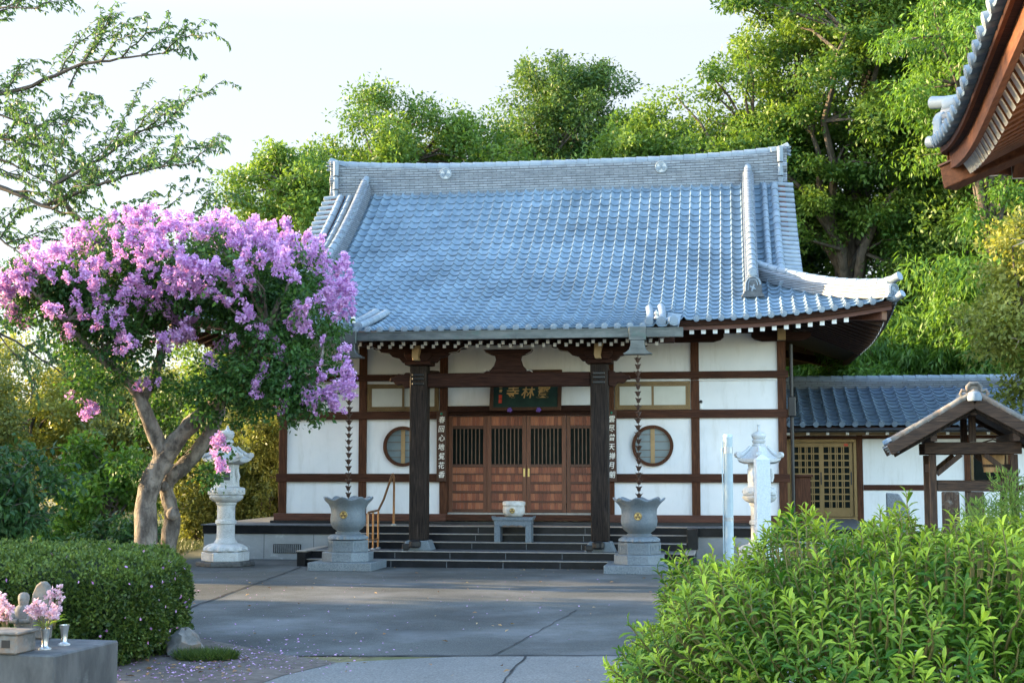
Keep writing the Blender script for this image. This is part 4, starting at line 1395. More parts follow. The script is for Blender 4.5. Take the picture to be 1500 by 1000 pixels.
# roof of the pavilion
def pz(u, a): return 2.40 + .50 * a + .03 * a * a + 0 * u
for s in (1, -1):
    tp = (lambda u, a, z: (1.28 - a, .75 + u, z)) if s > 0 else (lambda u, a, z: (-1.28 + a, .75 - u, z))
    v, f = tile_field(pz, lambda a: 1.28, list(np.linspace(1.28, 0, 7)), tp, 0, lip=.05, wv=.22)
    r_ = link('roof', np_mesh('roof', v, f, M['tile'], smooth=True), None, pav)
    r_.data.set_sharp_from_angle(angle=R(50))
    MB().prism([(s * 1.24, 2.36), (s * .02, 3.02), (s * .02, 2.95), (s * 1.24, 2.29)], lambda a, z, t: (a, t, z), -.46, 1.96).build('roof_board', M['agedbeam'], r_)
    for y in (-.52, 1.98):
        bb = MB().beam((s * 1.30, y, 2.30), (s * .012, y, 2.98), .06, .17).build('barge_board', M['agedbeam'], pav, .008)
    MB().beam((s * 1.24, -.43, 2.24), (s * .0 + s * .014, -.43, 2.89), .05, .10).build('inner_barge_board', M['dark'], pav, .006)
    vt = MB()
    for i in range(7):
        a = .02 + i * .18
        p = Vector((s * (1.28 - a), -.50, float(pz(0, a)) + .03)); q = Vector((s * (1.28 - a - .19), -.50, float(pz(0, a + .19)) + .045))
        vt.tube([p, q], [.055, .047], 10)
    vt.build('verge_tile_row', M['oldstone'], r_, 0, 40)
    ee = MB()
    for i in range(4):
        ee.box(*sorted((s * (1.235 - i * .03), s * (1.33 - i * .035))), -.48, 1.96, 2.345 - i * .028, 2.37 - i * .028)
    ee.build('eave_end_tile', M['cap'], r_, .006)
MB().sweep([(0, y, 3.02) for y in (-.45, .4, 1.2, 1.95)], layered(.22, .10, 2, .01, .08)).build('main_ridge', M['ridge2'], pav)
orn = MB().lathe([(.11, -.02), (.12, .03), (.09, .10), (.03, .12)], 16, (0, -.52, 3.02)).build('ridge_end_ornament', M['cap'], pav, 0, 40)
q = MB()
q.tube([(-.19, -.50, 3.06), (-.26, -.50, 3.12), (-.22, -.50, 3.19), (-.14, -.50, 3.17), (-.13, -.50, 3.25), (-.07, -.50, 3.31), (.07, -.50, 3.31), (.13, -.50, 3.25), (.14, -.50, 3.17), (.22, -.50, 3.19), (.26, -.50, 3.12), (.19, -.50, 3.06)], .035, 8)
q.box(-.12, .12, -.49, -.45, 3.04, 3.28)
q.tube([(0, -.4, 3.16), (-.02, 0, 3.20), (0, .35, 3.14)], [.12, .10, .05], 8)
q.v = [(x * .8, -.5 + (y + .5) * .8, 3.04 + (z - 3.04) * .78) for x, y, z in q.v]
q.build('scroll', M['oldstone'], orn, 0, 40)
bk = thing('wooden_bucket', 'pale round wooden bucket hanging under the pavilion roof', 'bucket', tuple((pav.matrix_basis @ Vector((.34, .3, 1.98)))))
MB().lathe([(.135, 0), (.165, .33), (.15, .33), (.125, .03)], 20).build('staves', M['bucket'], bk, 0, 40)
MB().lathe([(.146, .07), (.150, .11), (.146, .11), (.142, .07)], 20, cap=False).build('hoop', M['agedwood'], bk)
MB().lathe([(.160, .24), (.164, .28), (.158, .28), (.155, .24)], 20, cap=False).build('hoop', M['agedwood'], bk)
MB().tube([(-.16, 0, .3), (-.14, 0, .42), (0, 0, .46), (.14, 0, .42), (.16, 0, .3)], .012, 6).build('handle', M['agedwood'], bk)

# ------------------------------------------------------------------ stone lanterns
def lantern(label, loc, tall_finial, rz):
    t = thing('stone_lantern', label, 'stone lantern', loc, rz, 'pair of white stone lanterns')
    MB().lathe([(.585, 0), (.585, .085), (.56, .095)], 6).build('ground_slab', M['slabstone'], t, .015)
    MB().lathe([(.48, .096), (.48, .26), (.455, .28)], 6).build('base_block', M['whitestone'], t, .015)
    lot = lambda a, i: (1 + (.12 * abs(math.sin(6 * a)) - .05 if 0 < i < 5 else 0), 0)
    MB().lathe([(.40, .281), (.43, .31), (.42, .36), (.33, .42), (.24, .445), (.22, .45)], 72, mod=lot).build('lotus_base', M['whitestone'], t, 0, 50)
    MB().lathe([(.235, .451), (.225, .48), (.19, .52), (.18, .56), (.178, .82), (.205, .835), (.212, .87), (.205, .905), (.178, .92), (.178, 1.19), (.195, 1.21), (.205, 1.24), (.205, 1.262)], 32).build('shaft', M['whitestone'], t, 0, 35)
    MB().lathe([(.22, 1.263), (.27, 1.29), (.325, 1.34), (.335, 1.38), (.31, 1.40)], 72, mod=lambda a, i: (1 + (.04 * abs(math.sin(6 * a)) if i in (1, 2, 3) else 0), 0)).build('lotus_bowl', M['whitestone'], t, 0, 50)
    mid = MB()
    mid.lathe([(.33, 1.401), (.375, 1.42), (.375, 1.53), (.33, 1.555), (.27, 1.565)], 6)
    mp = mid.build('middle_platform', M['whitestone'], t, .012)
    rel = MB()
    for k in range(6):
        a = pi / 3 * k + pi / 6
        for j in (-.10, .03):
            c_ = Vector((.326 * math.cos(a) - j * math.sin(a), .326 * math.sin(a) + j * math.cos(a), 1.475))
            e_ = Vector((-math.sin(a), math.cos(a), 0))
            rel.tube([c_, c_ + e_ * .07], [.022, .022], 8)
    rel.build('carved_relief', M['whitestone'], mp)
    fb = MB().lathe([(.27, 1.566), (.255, 1.60), (.242, 1.95), (.26, 2.02)], 6).build('light_chamber', M['whitestone'], t, .01)
    for k in range(6):
        a = pi / 3 * k + pi / 6
        rr = .222
        cc = Vector((rr * math.cos(a), rr * math.sin(a), 1.80)); e_ = Vector((-math.sin(a), math.cos(a), 0)); n_ = Vector((math.cos(a), math.sin(a), 0))
        if k % 2 == 0:
            w1 = MB()
            for da, db, sx_, sz in ((-.07, 0, .02, .26), (.07, 0, .02, .26), (0, .12, .14, .02), (0, -.12, .14, .02)):
                w1.beam(cc + e_ * da + Vector((0, 0, db - sz / 2)), cc + e_ * da + Vector((0, 0, db + sz / 2)), sx_, .02, up=n_)
            w1.build('window_frame', M['whitestone'], fb)
            MB().beam(cc + Vector((0, 0, -.10)), cc + Vector((0, 0, .10)), .115, .004, up=n_).build('window_opening', M['slabstone'], fb)
        else:
            w1 = MB()
            w1.tube([cc + n_ * .008 + Vector((0, 0, -.13)), cc + n_ * .02 + e_ * .02 + Vector((0, 0, -.03)), cc + n_ * .02 - e_ * .02 + Vector((0, 0, .05)), cc + n_ * .01 + Vector((0, 0, .13))], [.035, .05, .045, .025], 8)
            w1.build('carved_relief', M['whitestone'], fb, 0, 60)
    # flaring roof with six rolled corners
    nn = 72
    rp = MB()
    def rmod(a, i):
        ph = (a % (pi / 3)) / (pi / 3)          # 0..1 between corners
        c_ = abs(2 * ph - 1)                    # 1 at corners
        hexr = math.cos(pi / 6) / math.cos((a % (pi / 3)) - pi / 6)
        if i in (1, 2): return (hexr * (1 + .07 * c_ ** 6), .05 * c_ ** 4)
        if i == 0: return (hexr, .02 * c_ ** 4)
        return (hexr * (1 + .05 * c_ ** 8), .02 * c_ ** 3 if i == 3 else 0)
    rp.lathe([(.33, 2.021), (.455, 2.06), (.46, 2.12), (.36, 2.17), (.26, 2.25), (.20, 2.33), (.165, 2.37)], nn, mod=rmod)
    rf = rp.build('roof', M['whitestone'], t, 0, 50)
    for k in range(6):
        a = pi / 3 * k
        n_ = Vector((math.cos(a), math.sin(a), 0)); e_ = Vector((-math.sin(a), math.cos(a), 0))
        s = MB()
        s.tube([n_ * .19 + Vector((0, 0, 2.37)), n_ * .28 + Vector((0, 0, 2.28)), n_ * .38 + Vector((0, 0, 2.205)), n_ * .46 + Vector((0, 0, 2.19)), n_ * .49 + Vector((0, 0, 2.21))], [.03, .035, .045, .05, .05], 8)
        s.tube([n_ * .475 - e_ * .05 + Vector((0, 0, 2.20)), n_ * .475 + e_ * .05 + Vector((0, 0, 2.20))], .058, 12)
        s.build('corner_scroll', M['whitestone'], rf, 0, 50)
    if tall_finial:
        pf = [(.13, 2.371), (.14, 2.40), (.10, 2.425), (.13, 2.45), (.14, 2.49), (.10, 2.51), (.125, 2.53), (.145, 2.575), (.14, 2.61), (.09, 2.645), (.04, 2.66), (.03, 2.70), (.026, 2.78), (.036, 2.80), (.03, 2.81)]
    else:
        pf = [(.12, 2.371), (.10, 2.40), (.10, 2.43), (.13, 2.45), (.125, 2.49), (.09, 2.52), (.12, 2.545), (.14, 2.60), (.135, 2.66), (.11, 2.69), (.05, 2.705), (.03, 2.75), (.012, 2.80)]
    MB().lathe(pf, 32).build('finial', M['whitestone'], t, 0, 50)
    return t
lantern('white stone lantern standing under the purple flowering tree', (-5.74, 28.75, 0.004), False, R(12))
lantern('white stone lantern half hidden behind the pointed white stone post', (4.90, 28.3, 0.004), True, R(20))

# ------------------------------------------------------------------ stone rain vessels and rain chains
def vessel(label, X, Y):
    c = tw(X, Y)
    t = thing('rain_vessel', label, 'stone vessel', (c.x, c.y, .004), -PHI, 'lotus stone rain vessels')
    MB().box(-.62, .62, -.62, .62, 0, .155).build('base_slab', M['granite'], t, .008)
    MB().lathe([(.50, .156), (.50, .335)], 8, rot=pi / 8).build('octagonal_step', M['granite'], t, .008)
    hx = MB().lathe([(.405, .336), (.405, .56)], 6, rot=0).build('hexagonal_plinth', M['granite'], t, .008)
    pn = MB()
    for k in range(6):
        a = pi / 3 * k + pi / 6
        n_ = Vector((math.cos(a), math.sin(a), 0)); e_ = Vector((-math.sin(a), math.cos(a), 0))
        cc = n_ * .352 + Vector((0, 0, .448))
        for da, db, sx_, sz in ((-.15, 0, .02, .17), (.15, 0, .02, .17), (0, .075, .28, .02), (0, -.075, .28, .02), (-.05, .0, .06, .07), (.05, .02, .05, .06)):
            pn.beam(cc + e_ * da + Vector((0, 0, db - sz / 2)), cc + e_ * da + Vector((0, 0, db + sz / 2)), sx_, .016, up=n_)
    pn.build('carved_panel', M['granite'], hx)
    MB().lathe([(.30, .561), (.375, .58), (.37, .62), (.30, .665), (.22, .67)], 72, mod=lambda a, i: (1 + (.10 * abs(math.sin(8 * a)) - .04 if 0 < i < 4 else 0), 0)).build('lotus_ring', M['granite'], t, 0, 50)
    rim = lambda a, i: (1 + (.05 * math.cos(8 * a) if 9 <= i <= 13 else 0), (.028 * math.cos(8 * a) if 8 <= i <= 14 else 0))
    MB().lathe([(.24, .671), (.245, .70), (.21, .72), (.22, .735), (.29, .79), (.335, .87), (.345, .96), (.33, 1.08), (.34, 1.18), (.40, 1.27), (.465, 1.33), (.475, 1.355), (.455, 1.37), (.42, 1.345), (.34, 1.24), (.30, 1.1), (.05, 1.08)], 80, mod=rim).build('bowl', M['granite'], t, 0, 50)
    for a in (-pi / 2,):
        crest(t, lambda q, z, h_, a=a: (math.cos(a) * (.335 + h_) - math.sin(a) * q, math.sin(a) * (.335 + h_) + math.cos(a) * q, 1.05 + z), .075, M['gold'], M['bronze'])
    return t
vessel('grey stone lotus vessel beside the bronze handrail', -2.98, -3.55)
vessel('grey stone lotus vessel below the right hand rain chain', 2.66, -3.55)
def chain(label, X):
    c = tw(X, -3.56)
    t = thing('rain_chain', label, 'rain chain', (c.x, c.y, 1.12), -PHI, 'copper rain chains')
    MB().tube([(0, 0, 0), (0, 0, 2.97)], .008, 5).build('wire', M['chain'], t)
    proto = None
    z = .26
    k = 0
    rng = random.Random(int(X * 10))
    while z < 2.9:
        if proto is None:
            o = MB().lathe([(.012, 0), (.030, .012), (.036, .04), (.046, .065), (.062, .085), (.060, .088), (.042, .066), (.030, .03)], 16,
                           mod=lambda a, i: (1 + (.22 * math.cos(4 * a) if 3 <= i <= 6 else 0), (.012 * math.cos(4 * a) if 4 <= i <= 5 else 0)), cap=False).build('cup', M['chain'], t, 0, 50)
            proto = o
        else:
            o = proto.copy(); COL.objects.link(o); o.parent = t
        o.location = (rng.uniform(-.004, .004), rng.uniform(-.004, .004), z)
        o.rotation_euler = (rng.uniform(-.05, .05), rng.uniform(-.05, .05), rng.uniform(0, 2))
        z += .128
        k += 1
    return t
chain('copper rain chain of cups hanging partly behind the purple blossom', -2.98)
chain('copper rain chain of cups hanging in front of the right round window', 2.66)

# ------------------------------------------------------------------ stone table with incense burner
c = tw(-.02, -1.62)
t = thing('stone_table', 'small pale stone table with an arched apron on the steps', 'table', (c.x, c.y, .448), -PHI)
MB().prism([(-.40, .44), (.40, .44), (.43, .50), (.43, .53), (.39, .505), (-.39, .505), (-.43, .53), (-.43, .50)], lambda a, z, q: (a, q, z), -.21, .17).build('tabletop', M['granite'], t, .006)
for x in (-.32, .32):
    MB().box(x - .06, x + .06, -.19, .15, 0, .345).build('leg', M['granite'], t, .008)
ap = [(-.38, .438), (-.38, .346), (-.26, .346), (-.25, .31), (-.21, .325), (-.15, .345), (-.09, .325), (0, .35), (.09, .325), (.15, .345), (.21, .325), (.25, .31), (.26, .346), (.38, .346), (.38, .438)]
MB().prism(ap[::-1], lambda a, z, q: (a, q, z), -.19, -.13).build('apron', M['granite'], t, .004)
MB().box(-.38, .38, -.129, .15, .36, .438).build('under_slab', M['granite'], t)
t = thing('incense_burner', 'round white stone incense bowl with gold emblem on the table', 'incense burner', (c.x, c.y, .448 + .507), -PHI)
MB().lathe([(.12, 0), (.165, .01), (.205, .045), (.226, .10), (.228, .16), (.218, .225), (.222, .232), (.232, .237), (.232, .30), (.222, .312), (.19, .318), (.19, .2), (.02, .19)], 40).build('bowl', M['beigestone'], t, 0, 40)
crest(t, lambda q, z, h_: (q, -.222 - h_, .13 + z), .055, M['gold'], M['bronze'])
# bronze handrail
c = tw(-2.86, -2.5)
t = thing('handrail', 'bronze tube handrail beside the left stone vessel', 'handrail', (c.x, c.y, .3), -PHI)
MB().tube([(0, 0, .0), (0, 0, .70), (.0, .05, .755), (.02, .35, .77), (.05, .66, .78), (.09, .95, 1.0), (.14, 1.42, 1.47), (.145, 1.52, 1.52), (.15, 1.60, 1.44), (.15, 1.6, .445)], .024, 10).build('top_rail', M['brass'], t, 0, 50)
for x, y in ((.02, .35), (.05, .66)):
    MB().tube([(x, y, 0), (x, y, .76)], .021, 10).build('rail_post', M['brass'], t, 0, 50)
for x, y, z in ((0, 0, 0), (.02, .35, 0), (.05, .66, 0), (.15, 1.6, .442)):
    MB().lathe([(.055, 0), (.055, .012), (.03, .03)], 14, (x, y, z + .002)).build('foot_flange', M['steel'], t)
MB().tube([(0, .0, .2), (.02, .35, .2), (.05, .66, .2)], .014, 8).build('lower_rail', M['brass'], t)

# ------------------------------------------------------------------ posts and signs near the right hedge
t = thing('steel_pole', 'pale blue grey steel pole with a strap and cable', 'pole', (4.09, 27.0, .004))
MB().lathe([(.085, 0), (.085, 2.5), (.088, 2.505), (.088, 2.56), (.08, 2.575), (.02, 2.58)], 20).build('tube', M['pole'], t, 0, 40)
MB().lathe([(.09, 2.22), (.09, 2.34)], 20, cap=False).build('strap', M['steel'], t, 0, 40)
MB().box(-.13, -.085, -.03, .03, 2.25, 2.32).build('clamp', M['steel'], t, .005)
MB().tube([(-.115, -.02, 2.45), (-.12, -.02, 2.0), (-.105, -.02, 1.4), (-.11, -.02, .1)], .014, 6).build('cable', M['pole'], t)
MB().lathe([(.09, .95), (.09, 1.02)], 20, cap=False).build('strap', M['steel'], t, 0, 40)
t = thing('stone_post', 'white square stone post with a pointed top', 'stone post', (4.55, 26.0, .004), R(2))
MB().lathe([(.178, 0), (.176, 2.10), (.003, 2.20)], 4, rot=pi / 4).build('shaft', M['poststone'], t, .006)
MB().lathe([(.36, 0), (.36, .22)], 4, rot=pi / 4).build('base', M['whitestone'], t, .01)
c = tw(5.72, -.62)
t = thing('wooden_stand', 'dark brown wooden box stand by the hall corner', 'stand', (6.14, 30.2, .74), -PHI)
MB().box(-.16, .16, -.12, .12, 0, 1.02).build('box_body', M['wood'], t, .008)
MB().box(-.22, .22, -.17, .17, 1.022, 1.07).build('lid', M['beam'], t, .008)
t = thing('stone_tablet', 'dark angular standing stone by the white wing wall', 'standing stone', (8.25, 30.6, .0), R(-12))
MB().prism([(-.24, 0), (.24, 0), (.24, 1.05), (.02, 1.40), (-.24, 1.42)], lambda a, z, q: (a, q, z), -.12, .12).build('slab', M['granite_dark'], t, .02)
MB().box(-.34, .34, -.2, .2, 0, .3).build('base', M['oldstone'], t, .015)
for X, lb in ((-2.12, 'small black floodlight at the foot of the left porch pillar'), (1.56, 'small black floodlight at the foot of the right porch pillar')):
    c = tw(X + .05, PY - .22)
    t = thing('floodlight', lb, 'floodlight', (c.x, c.y, .301), -PHI)
    MB().box(-.08, .08, -.05, .05, .03, .14).build('lamp_head', M['black'], t, .015)
    MB().box(-.05, .05, -.04, .04, 0, .029).build('foot', M['black'], t)
# ------------------------------------------------------------------ plants
def rng_(s): return np.random.default_rng(s)
def rdir(rg, n):
    return unit(rg.normal(size=(n, 3)))

def foliage(C, rc, n_per, L, W, seed, flat=.6, up=.5, droop=.2, spread=.25, base=.5, shell=2.4, gap=0.0, ct=None):
    """leaves scattered through clumps; returns vertices, faces, tint"""
    rg = rng_(seed)
    C = np.asarray(C, float)
    K = len(C)
    rc = np.broadcast_to(np.asarray(rc, float), (K,))
    n_k = np.maximum(4, (n_per * (rc / rc.mean()) ** 2 * rg.uniform(.6, 1.4, K))).astype(int)
    idx = np.repeat(np.arange(K), n_k)
    n = len(idx)
    d = rdir(rg, n)
    r = rc[idx] * rg.random(n) ** (1 / shell) * rg.uniform(.75, 1.15, n)
    # lumpy outline inside a clump
    ph = rg.uniform(0, 6.3, (K, 3))[idx]
    r *= 1 + .28 * np.sin(3.1 * d[:, 0] + ph[:, 0] + 2.3 * d[:, 2]) * np.sin(2.7 * d[:, 1] + ph[:, 1])
    sc = rg.uniform(.55, 1.35, (K, 3))[idx]
    P = C[idx] + d * r[:, None] * sc * np.array([1, 1, flat])
    Nn = unit(d * .5 + np.array([0, 0, up]) + rg.normal(size=(n, 3)) * .45)
    D = unit(d * .6 + rg.normal(size=(n, 3)) * .6 + np.array([0, 0, -droop]))
    if ct is None: ct = rg.normal(base, spread * .7, K)
    t = np.clip(ct[idx] + rg.normal(0, spread * .6, n) + .12 * d[:, 2], 0, 1)
    Ls = L * rg.uniform(.65, 1.35, n)
    return quad_leaves(P, D, Nn, Ls, Ls * W, t, .06)

def shell_points(ells, n, seed, inner=.55, zmin=None, bias=None):
    """points through the outer part of a union of ellipsoids"""
    rg = rng_(seed)
    out = []
    vol = np.array([e[3] * e[4] + e[4] * e[5] + e[3] * e[5] for e in ells])
    tries = 0
    while len(out) < n and tries < n * 40:
        tries += 1
        e = ells[rg.choice(len(ells), p=vol / vol.sum())]
        d = rdir(rg, 1)[0]
        s = rg.uniform(inner, 1.1)
        p = np.array(e[:3]) + d * s * np.array(e[3:6])
        if zmin is not None and p[2] < zmin: continue
        bad = False
        for q in ells:
            if q is e: continue
            if (((p - np.array(q[:3])) / np.array(q[3:6])) ** 2).sum() < inner * inner * .7: bad = True
        if bad: continue
        out.append(p)
    return np.array(out)

def limbs(mb, trunk, targets, r0, seed, n_main=12, sides=6, r_tip=.02, sag=.0):
    """trunk: list of (point, radius); thick limbs to far targets, twigs to the others"""
    rg = random.Random(seed)
    tp = [Vector(p) for p, r in trunk]
    tr = [r for p, r in trunk]
    mb.tube(tp, tr, 10)
    ends = [Vector(t) for t in targets]
    if not ends: return
    main = []
    left = ends[:]
    left.sort(key=lambda p: -p.length)
    step = max(1, len(left) // n_main)
    main = left[::step][:n_main]
    nodes = []
    for t in main:
        k = rg.uniform(.45, 1.0) * (len(tp) - 1)
        k = min(k, len(tp) - 1.001)
        i = int(k)
        s = tp[i].lerp(tp[i + 1], k - i)
        if s.z > t.z: s = tp[max(1, i - 1)]
        rr = r0 * rg.uniform(.32, .5)
        pts = [s]
        m = 6
        off = Vector((rg.uniform(-1, 1), rg.uniform(-1, 1), rg.uniform(.1, .8))) * (t - s).length * .14
        for q in range(1, m + 1):
            u = q / m
            p = s.lerp(t, u) + off * math.sin(pi * u) + Vector((rg.uniform(-1, 1), rg.uniform(-1, 1), rg.uniform(-1, 1))) * (t - s).length * .025
            pts.append(p)
        rad = [rr * (1 - .85 * q / m) + r_tip * .6 for q in range(m + 1)]
        mb.tube(pts, rad, sides, cap=False)
        nodes += [(pts[q], rad[q]) for q in range(2, m + 1)]
    for t in left:
        if t in main: continue
        best = min(nodes, key=lambda nd: (nd[0] - t).length + (0 if nd[0].z < t.z + .3 else 1.0))
        s, rr = best
        mid = s.lerp(t, .5) + Vector((rg.uniform(-.2, .2), rg.uniform(-.2, .2), rg.uniform(0, .3))) * (t - s).length * .5
        mb.tube([s, mid, t], [min(rr, r_tip * 2.2), r_tip * 1.3, r_tip * .5], 5, cap=False)

def tree(name, label, cat, loc, ells, trunk_r, H_trunk, n_cl, rc, n_per, L, W, lm, seed, bark='treebark', group=None, rz=0, flat=.8, up=.5, droop=.2, n_main=12, inner=.55, base=.5, spread=.3, lean=(0, 0), shell=2.4, ground=0.0):
    t = thing(name, label, cat, loc, rz, group)
    C = shell_points(ells, n_cl, seed, inner)
    rg = rng_(seed + 7)
    tr = []
    for i in range(7):
        u = i / 6
        tr.append(((lean[0] * u * u + rg.normal() * .03 * H_trunk * (u > 0) * .5, lean[1] * u * u + rg.normal() * .03 * H_trunk * (u > 0) * .5, H_trunk * u - (.05 if i == 0 else 0)), trunk_r * (1.25 if i == 0 else 1 - .55 * u)))
    mb = MB()
    limbs(mb, tr, C, trunk_r, seed, n_main, r_tip=max(.012, trunk_r * .08))
    mb.build('trunk', M[bark], t, smooth=60, fix=False)
    rcs = rc * rg.uniform(.7, 1.3, len(C))
    V, F, ti = foliage(C, rcs, n_per, L, W, seed + 3, flat, up, droop, spread, base, shell)
    link('crown', np_mesh('crown', V, F, M[lm], ti), None, t)
    return t

BG = 'trees behind the temple'
# two crowns behind the left half of the ridge
tree('broadleaf_tree', 'sunlit yellow green tree rising behind the left end of the ridge', 'tree', (-3.9, 50, 0),
     [(.2, 0, 10.6, 3.6, 3.0, 4.5), (-2.6, -.5, 9.6, 2.6, 2.4, 4.0), (2.8, .3, 10.4, 2.6, 2.2, 4.0)], .32, 8.5, 380, .80, 480, .15, .5, 'lf_zelkova', 11, group=BG, base=.55)
tree('broadleaf_tree', 'narrow leafy tree left of the hall roof, behind the blossom', 'tree', (-7.5, 47, 0),
     [(0, 0, 8.6, 2.1, 2.0, 4.2), (-1.2, 0, 6.2, 2.0, 1.8, 3.0)], .26, 7, 230, .70, 460, .145, .5, 'lf_zelkova', 12, group=BG, base=.62)
# rounded evergreen in the middle
tree('evergreen_tree', 'tall rounded dark evergreen behind the middle of the roof ridge', 'tree', (2.2, 56, 0),
     [(0, 0, 12.9, 3.0, 2.8, 5.2), (-1.6, -.4, 10.6, 2.6, 2.2, 4.2), (1.8, -.4, 11.2, 2.0, 2.0, 4.2)], .38, 11, 380, .78, 540, .15, .5, 'lf_camphor', 13, group=BG, base=.45)
tree('broadleaf_tree', 'pale green spreading tree between the round evergreen and the tallest trees', 'tree', (5.4, 49, 0),
     [(0, 0, 11.2, 3.0, 2.4, 3.2), (-1.2, 0, 9.0, 2.4, 2.0, 3.4), (2.0, 0, 9.4, 2.4, 2.2, 3.4)], .30, 9, 320, .74, 500, .145, .5, 'lf_zelkova', 14, group=BG, base=.6)
# the great zelkovas at the right
tree('zelkova_tree', 'huge dark trunked zelkova rising behind the right gable to the frame top', 'tree', (11.2, 47, 0),
     [(-.6, 0, 14.5, 5.0, 3.6, 4.8), (-3.0, -.5, 11.6, 2.8, 2.4, 3.2), (2.4, 0, 11.4, 3.4, 2.8, 4.2), (0, 0, 18.0, 3.6, 3.0, 3.0)], .42, 12.5, 430, .80, 420, .15, .5, 'lf_zelkova', 15, group=BG, base=.48, flat=.6, n_main=22, inner=.35)
tree('zelkova_tree', 'second huge zelkova standing nearer the right edge of the frame', 'tree', (16.6, 45, 0),
     [(0, 0, 14.0, 4.4, 3.6, 5.0), (-2.2, 0, 10.8, 3.0, 2.6, 3.6), (0, 0, 18.0, 3.8, 3.0, 3.6)], .42, 12, 330, .88, 440, .15, .5, 'lf_zelkova', 16, group=BG, base=.42, flat=.6, n_main=18, inner=.35)
tree('zelkova_tree', 'feathery bright green tree beside the neighbouring roof corner', 'tree', (13.4, 40, 0),
     [(0, 0, 14.2, 2.6, 2.2, 2.6), (-.6, 0, 12.0, 1.8, 1.6, 1.8), (2.0, 0, 12.8, 2.6, 2.2, 3.0), (1.2, -.6, 9.0, 2.0, 1.4, 2.2)], .24, 12, 130, .80, 340, .17, .34, 'lf_bamboo', 17, group=BG, base=.45, droop=.9, n_main=14, inner=.3)
# darker mass low behind the wing
dk = 'dark trees low behind the side wing'
for i, (x, y, h, r_, lb) in enumerate(((8.6, 52, 13.0, 3.4, 'dark leafy tree just right of the gable behind the hall'), (12.6, 53, 12.0, 3.2, 'dark leafy tree low behind the bamboo plumes'), (16.8, 51, 12.0, 3.2, 'dark leafy tree behind the wing roof near the right edge'), (20.5, 50, 9.5, 3.2, 'dark leafy tree outermost on the right behind the wing'), (4.6, 54, 9.0, 3.2, 'dark leafy tree hidden behind the middle of the hall'), (-.6, 55, 9.0, 3.2, 'dark leafy tree behind the left middle of the hall'))):
    tree('broadleaf_tree', lb, 'tree', (x, y, 0), [(0, 0, h * .56, r_, r_ * .8, h * .48)], .25, h * .6, 70, 1.05, 520, .20, .5, 'lf_deep', 30 + i, group=dk, base=.4)

# bamboo plumes
def bamboo(label, loc, H, spreadx, seed, lean):
    t = thing('bamboo', label, 'bamboo', loc, 0, 'bamboo plumes behind the wing')
    rg = rng_(seed)
    C, cul = [], MB()
    for k in range(9):
        bx, by = rg.normal(0, .45), rg.normal(0, .45)
        h = H * rg.uniform(.72, 1.0)
        tx, ty = bx + lean * rg.uniform(.3, 1.3) + rg.normal(0, spreadx * .5), by + rg.normal(0, .7) - .4
        pts = []
        for i in range(9):
            u = i / 8
            p = Vector((bx + (tx - bx) * u ** 2.2, by + (ty - by) * u ** 2.2, h * (u - .10 * u ** 5)))
            pts.append(p)
            if u > .3:
                m = 3
                for q in range(m):
                    C.append((p.x + rg.normal(0, .42), p.y + rg.normal(0, .42), p.z + rg.normal(0, .25)))
        cul.tube(pts, [.04 * (1 - .8 * i / 8) for i in range(9)], 6, cap=False)
    cul.build('culms', M['stem'], t, smooth=60, fix=False)
    V, F, ti = foliage(C, .58, 110, .26, .2, seed + 1, .75, .3, 1.1, .3, .5)
    link('leaves', np_mesh('leaves', V, F, M['lf_bamboo'], ti), None, t)
for i, (px, d, H, lean, lb) in enumerate(((1215, 43, 7.2, -.4, 'short bright bamboo plume right beside the gable'), (1345, 41, 8.2, .4, 'tall bright bamboo plume arching over the middle of the wing roof'), (1400, 40, 8.6, .5, 'tallest bright bamboo plume left of the yellow green tree'), (1290, 44, 6.6, 0, 'dark low bamboo plume between the gable and the tall plumes'), (1460, 39, 7.6, -.4, 'bamboo plume above the pavilion roof'), (1255, 40, 6.0, .3, 'low bamboo plume over the dark eave corner'))):
    x = (px - 750) / FOC * d
    bamboo(lb, (x, d, 0), H, .9, 60 + i, lean)

# yellow-green tree at the right edge with bare branches
t = tree('broadleaf_tree', 'yellow green small leaved tree with bare grey branches at right edge', 'tree', (11.6, 31.5, 0),
         [(.2, 0, 5.6, 1.6, 1.4, 2.0), (-.9, -.3, 4.6, 1.0, 1.0, 1.5), (1.2, 0, 6.2, 1.6, 1.4, 1.8)], .16, 4.6, 75, .52, 300, .13, .5, 'lf_yellow', 71, base=.55, inner=.4)
bb = MB()
rg = random.Random(72)
for k in range(7):
    s = Vector((.6, -.7, 4.2 + .42 * k))
    e = s + Vector((rg.uniform(-1.7, -.9), rg.uniform(-1.2, -.6), rg.uniform(-.5, .5)))
    m = s.lerp(e, .5) + Vector((0, 0, rg.uniform(.05, .3)))
    bb.tube([s, m, e], [.035, .022, .008], 6, cap=False)
    for q in range(4):
        p = m.lerp(e, q / 4)
        bb.tube([p, p + Vector((rg.uniform(-.4, .1), rg.uniform(-.2, .1), rg.uniform(-.35, .35)))], [.011, .004], 4, cap=False)
bb.build('bare_branches', M['deadwood'], t, smooth=60, fix=False)

